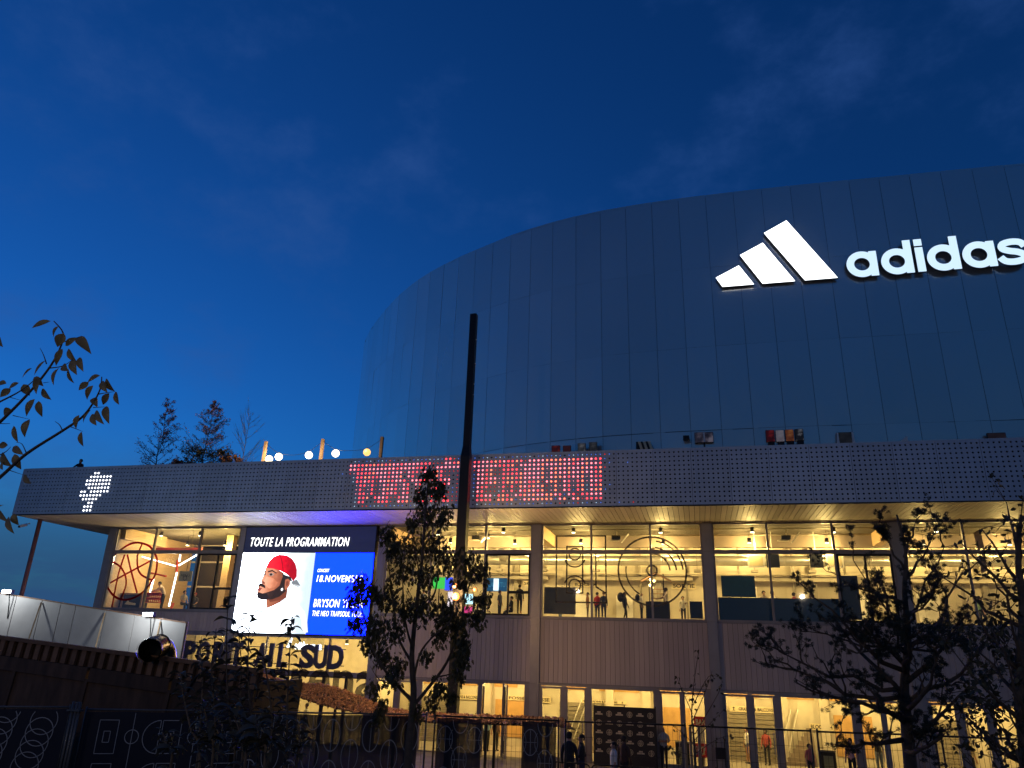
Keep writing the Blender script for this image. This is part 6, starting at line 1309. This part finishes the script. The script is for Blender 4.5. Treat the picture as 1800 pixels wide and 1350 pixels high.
shoot('leafy shoot at the right of the dark thicket', [(520, 1350, 0), (528, 1310, 0), (520, 1260, .1)], 5.6, 30)
shoot('broad leafy shoot low in the middle of the thicket', [(465, 1350, 0), (458, 1310, 0), (450, 1270, .1)], 5.0, 34, lsz=1.15)
shoot('leafy shoot low at the left of the thicket', [(300, 1350, 0), (296, 1320, 0), (285, 1285, .1)], 5.2, 26)

shoot('leafy shoot before the hidden middle of the block letters', [(372, 1350, 0), (378, 1260, 0), (372, 1180, .05), (380, 1105, .1)], 6.4, 60)
shoot('leafy shoot left of the tallest one, before the container end', [(345, 1350, 0), (352, 1270, 0), (356, 1190, .05), (350, 1125, .1)], 6.5, 56)
shoot('leafy shoot just right of the tallest one', [(425, 1350, 0), (421, 1260, 0), (424, 1170, .05), (418, 1098, .1)], 6.3, 60)

# foreground branch, upper left
BYF = 3.2; fm = leafmat('leaf_branch', (.16, .125, .05), (.08, .065, .03), .3); bk_ = mat('twig_dark', (.045, .033, .028), .8)
zq = lambda x, y, dy=0.: at(x / 3.913, 540 + y / 3.913, BYF + dy)
t = thing('tree_branch', 'leafy branch with serrated brown-green leaves hanging in from the left edge', 'branch', zq(0, 1170)); m = MB()
for P_, r0 in (([(-160, 1290), (0, 1170), (180, 1010), (430, 850), (560, 760), (640, 660), (690, 560), (700, 480)], .0105), ([(-160, 930), (0, 790), (180, 610), (330, 430), (410, 290), (435, 180), (370, 95)], .010), ([(-150, 720), (0, 650), (150, 570), (260, 480)], .007), ([(-100, 780), (0, 800), (70, 800)], .004), ([(430, 850), (410, 810), (378, 785)], .0035), ([(480, 820), (570, 855)], .003), ([(320, 390), (300, 330), (275, 280)], .004), ([(670, 600), (720, 590), (790, 580)], .0035), ([(640, 690), (730, 685)], .0025), ([(180, 1000), (150, 940), (110, 930)], .003), ([(60, 1120), (165, 1155)], .0028), ([(90, 745), (200, 770)], .0028), ([(330, 420), (430, 405), (500, 360)], .004), ([(435, 240), (545, 205)], .003), ([(70, 620), (160, 645)], .0025), ([(300, 520), (340, 515)], .0025), ([(-60, 1040), (30, 1000), (75, 960)], .004)):
    C_ = catmull([zq(x, y, .02 * math.sin(x)) for x, y in P_], 4); MB().tube(C_, [r0 * (1 - .72 * i / (len(C_) - 1)) for i in range(len(C_))], 6).obj('twig', bk_, t)
r12 = random.Random(81)
LV = [(350, 95, 218, 145), (405, 130, 370, 210), (440, 180, 395, 275, 70), (450, 265, 540, 208), (535, 205, 630, 325, 62), (470, 285, 535, 385), (545, 345, 575, 445), (430, 285, 385, 405), (500, 360, 530, 468, 55), (470, 420, 512, 525), (410, 415, 370, 540), (315, 365, 235, 470, 40), (220, 420, 150, 490), (45, 525, -20, 530), (130, 520, 60, 562), (75, 560, 0, 620, 50), (160, 530, 205, 610, 55), (270, 480, 250, 600), (290, 560, 355, 638), (240, 630, 182, 752, 60), (265, 645, 292, 757), (85, 708, 25, 735, 55), (205, 770, 172, 897, 56), (95, 815, 125, 932), (688, 470, 600, 520), (610, 515, 540, 572), (642, 538, 600, 638, 52), (700, 510, 742, 590), (730, 490, 792, 580, 48), (795, 580, 820, 672), (752, 590, 708, 672), (640, 625, 672, 690, 44), (625, 705, 573, 797), (632, 735, 665, 815, 46), (660, 710, 718, 808), (730, 680, 752, 806, 48), (545, 740, 525, 838), (560, 855, 575, 960, 42), (90, 960, 162, 1016), (100, 1010, 147, 1117, 52), (15, 1000, 85, 1098, 62), (55, 948, -10, 955), (165, 1155, 215, 1215, 44), (0, 205, 22, 275), (235, 480, 300, 545), (430, 400, 470, 440, 50), (20, 1060, 20, 1120), (-40, 1370, 60, 1480), (60, 1440, 100, 1560), (90, 1420, 130, 1500), (-30, 1400, 30, 1360)]
for L_ in LV:
    a, c = zq(L_[0], L_[1]), zq(L_[2], L_[3], r12.uniform(-.03, .03)); wpx = L_[4] * 1.35 if len(L_) > 4 else 60; mb = MB(); leaf(mb, a, c, wpx / 3.913 / FPX * BYF * 1.06, (r12.uniform(-.5, .5), -1, r12.uniform(-.5, .5)), r12.uniform(.03, .14), 6); mb.obj('leaf', fm, t)

# ================================================================== STREET LAMPS BEHIND THE PHOTOGRAPHER (their light reaches the fence, trees and facade)
for lx_, ly_, lb in ((-15, -17, 'grey street lamp on the bank behind the viewpoint, left one'), (13, -20, 'grey street lamp on the bank behind the viewpoint, right one')):
    t = thing('street_lamp', lb, 'street lamp', (lx_, ly_, 3.1)); MB().tube([(lx_, ly_, 3.1), (lx_, ly_, 8), (lx_, ly_, 12.2), (lx_, ly_ + .3, 12.6), (lx_, ly_ + 1.2, 12.75)], [.10, .08, .06, .05, .045], 10).obj('pole', galv, t)
    MB().box(lx_ - .16, lx_ + .16, ly_ + 1.1, ly_ + 1.8, 12.68, 12.82).obj('luminaire', galv, t); MB().box(lx_ - .13, lx_ + .13, ly_ + 1.15, ly_ + 1.75, 12.665, 12.679).obj('lens', emat('street_lens', (1, .82, .58), 30), t)
    lamp_light('street_glow', 'POINT', (lx_, ly_ + 1.45, 12.5), 1900, (1, .82, .62), t, .2)
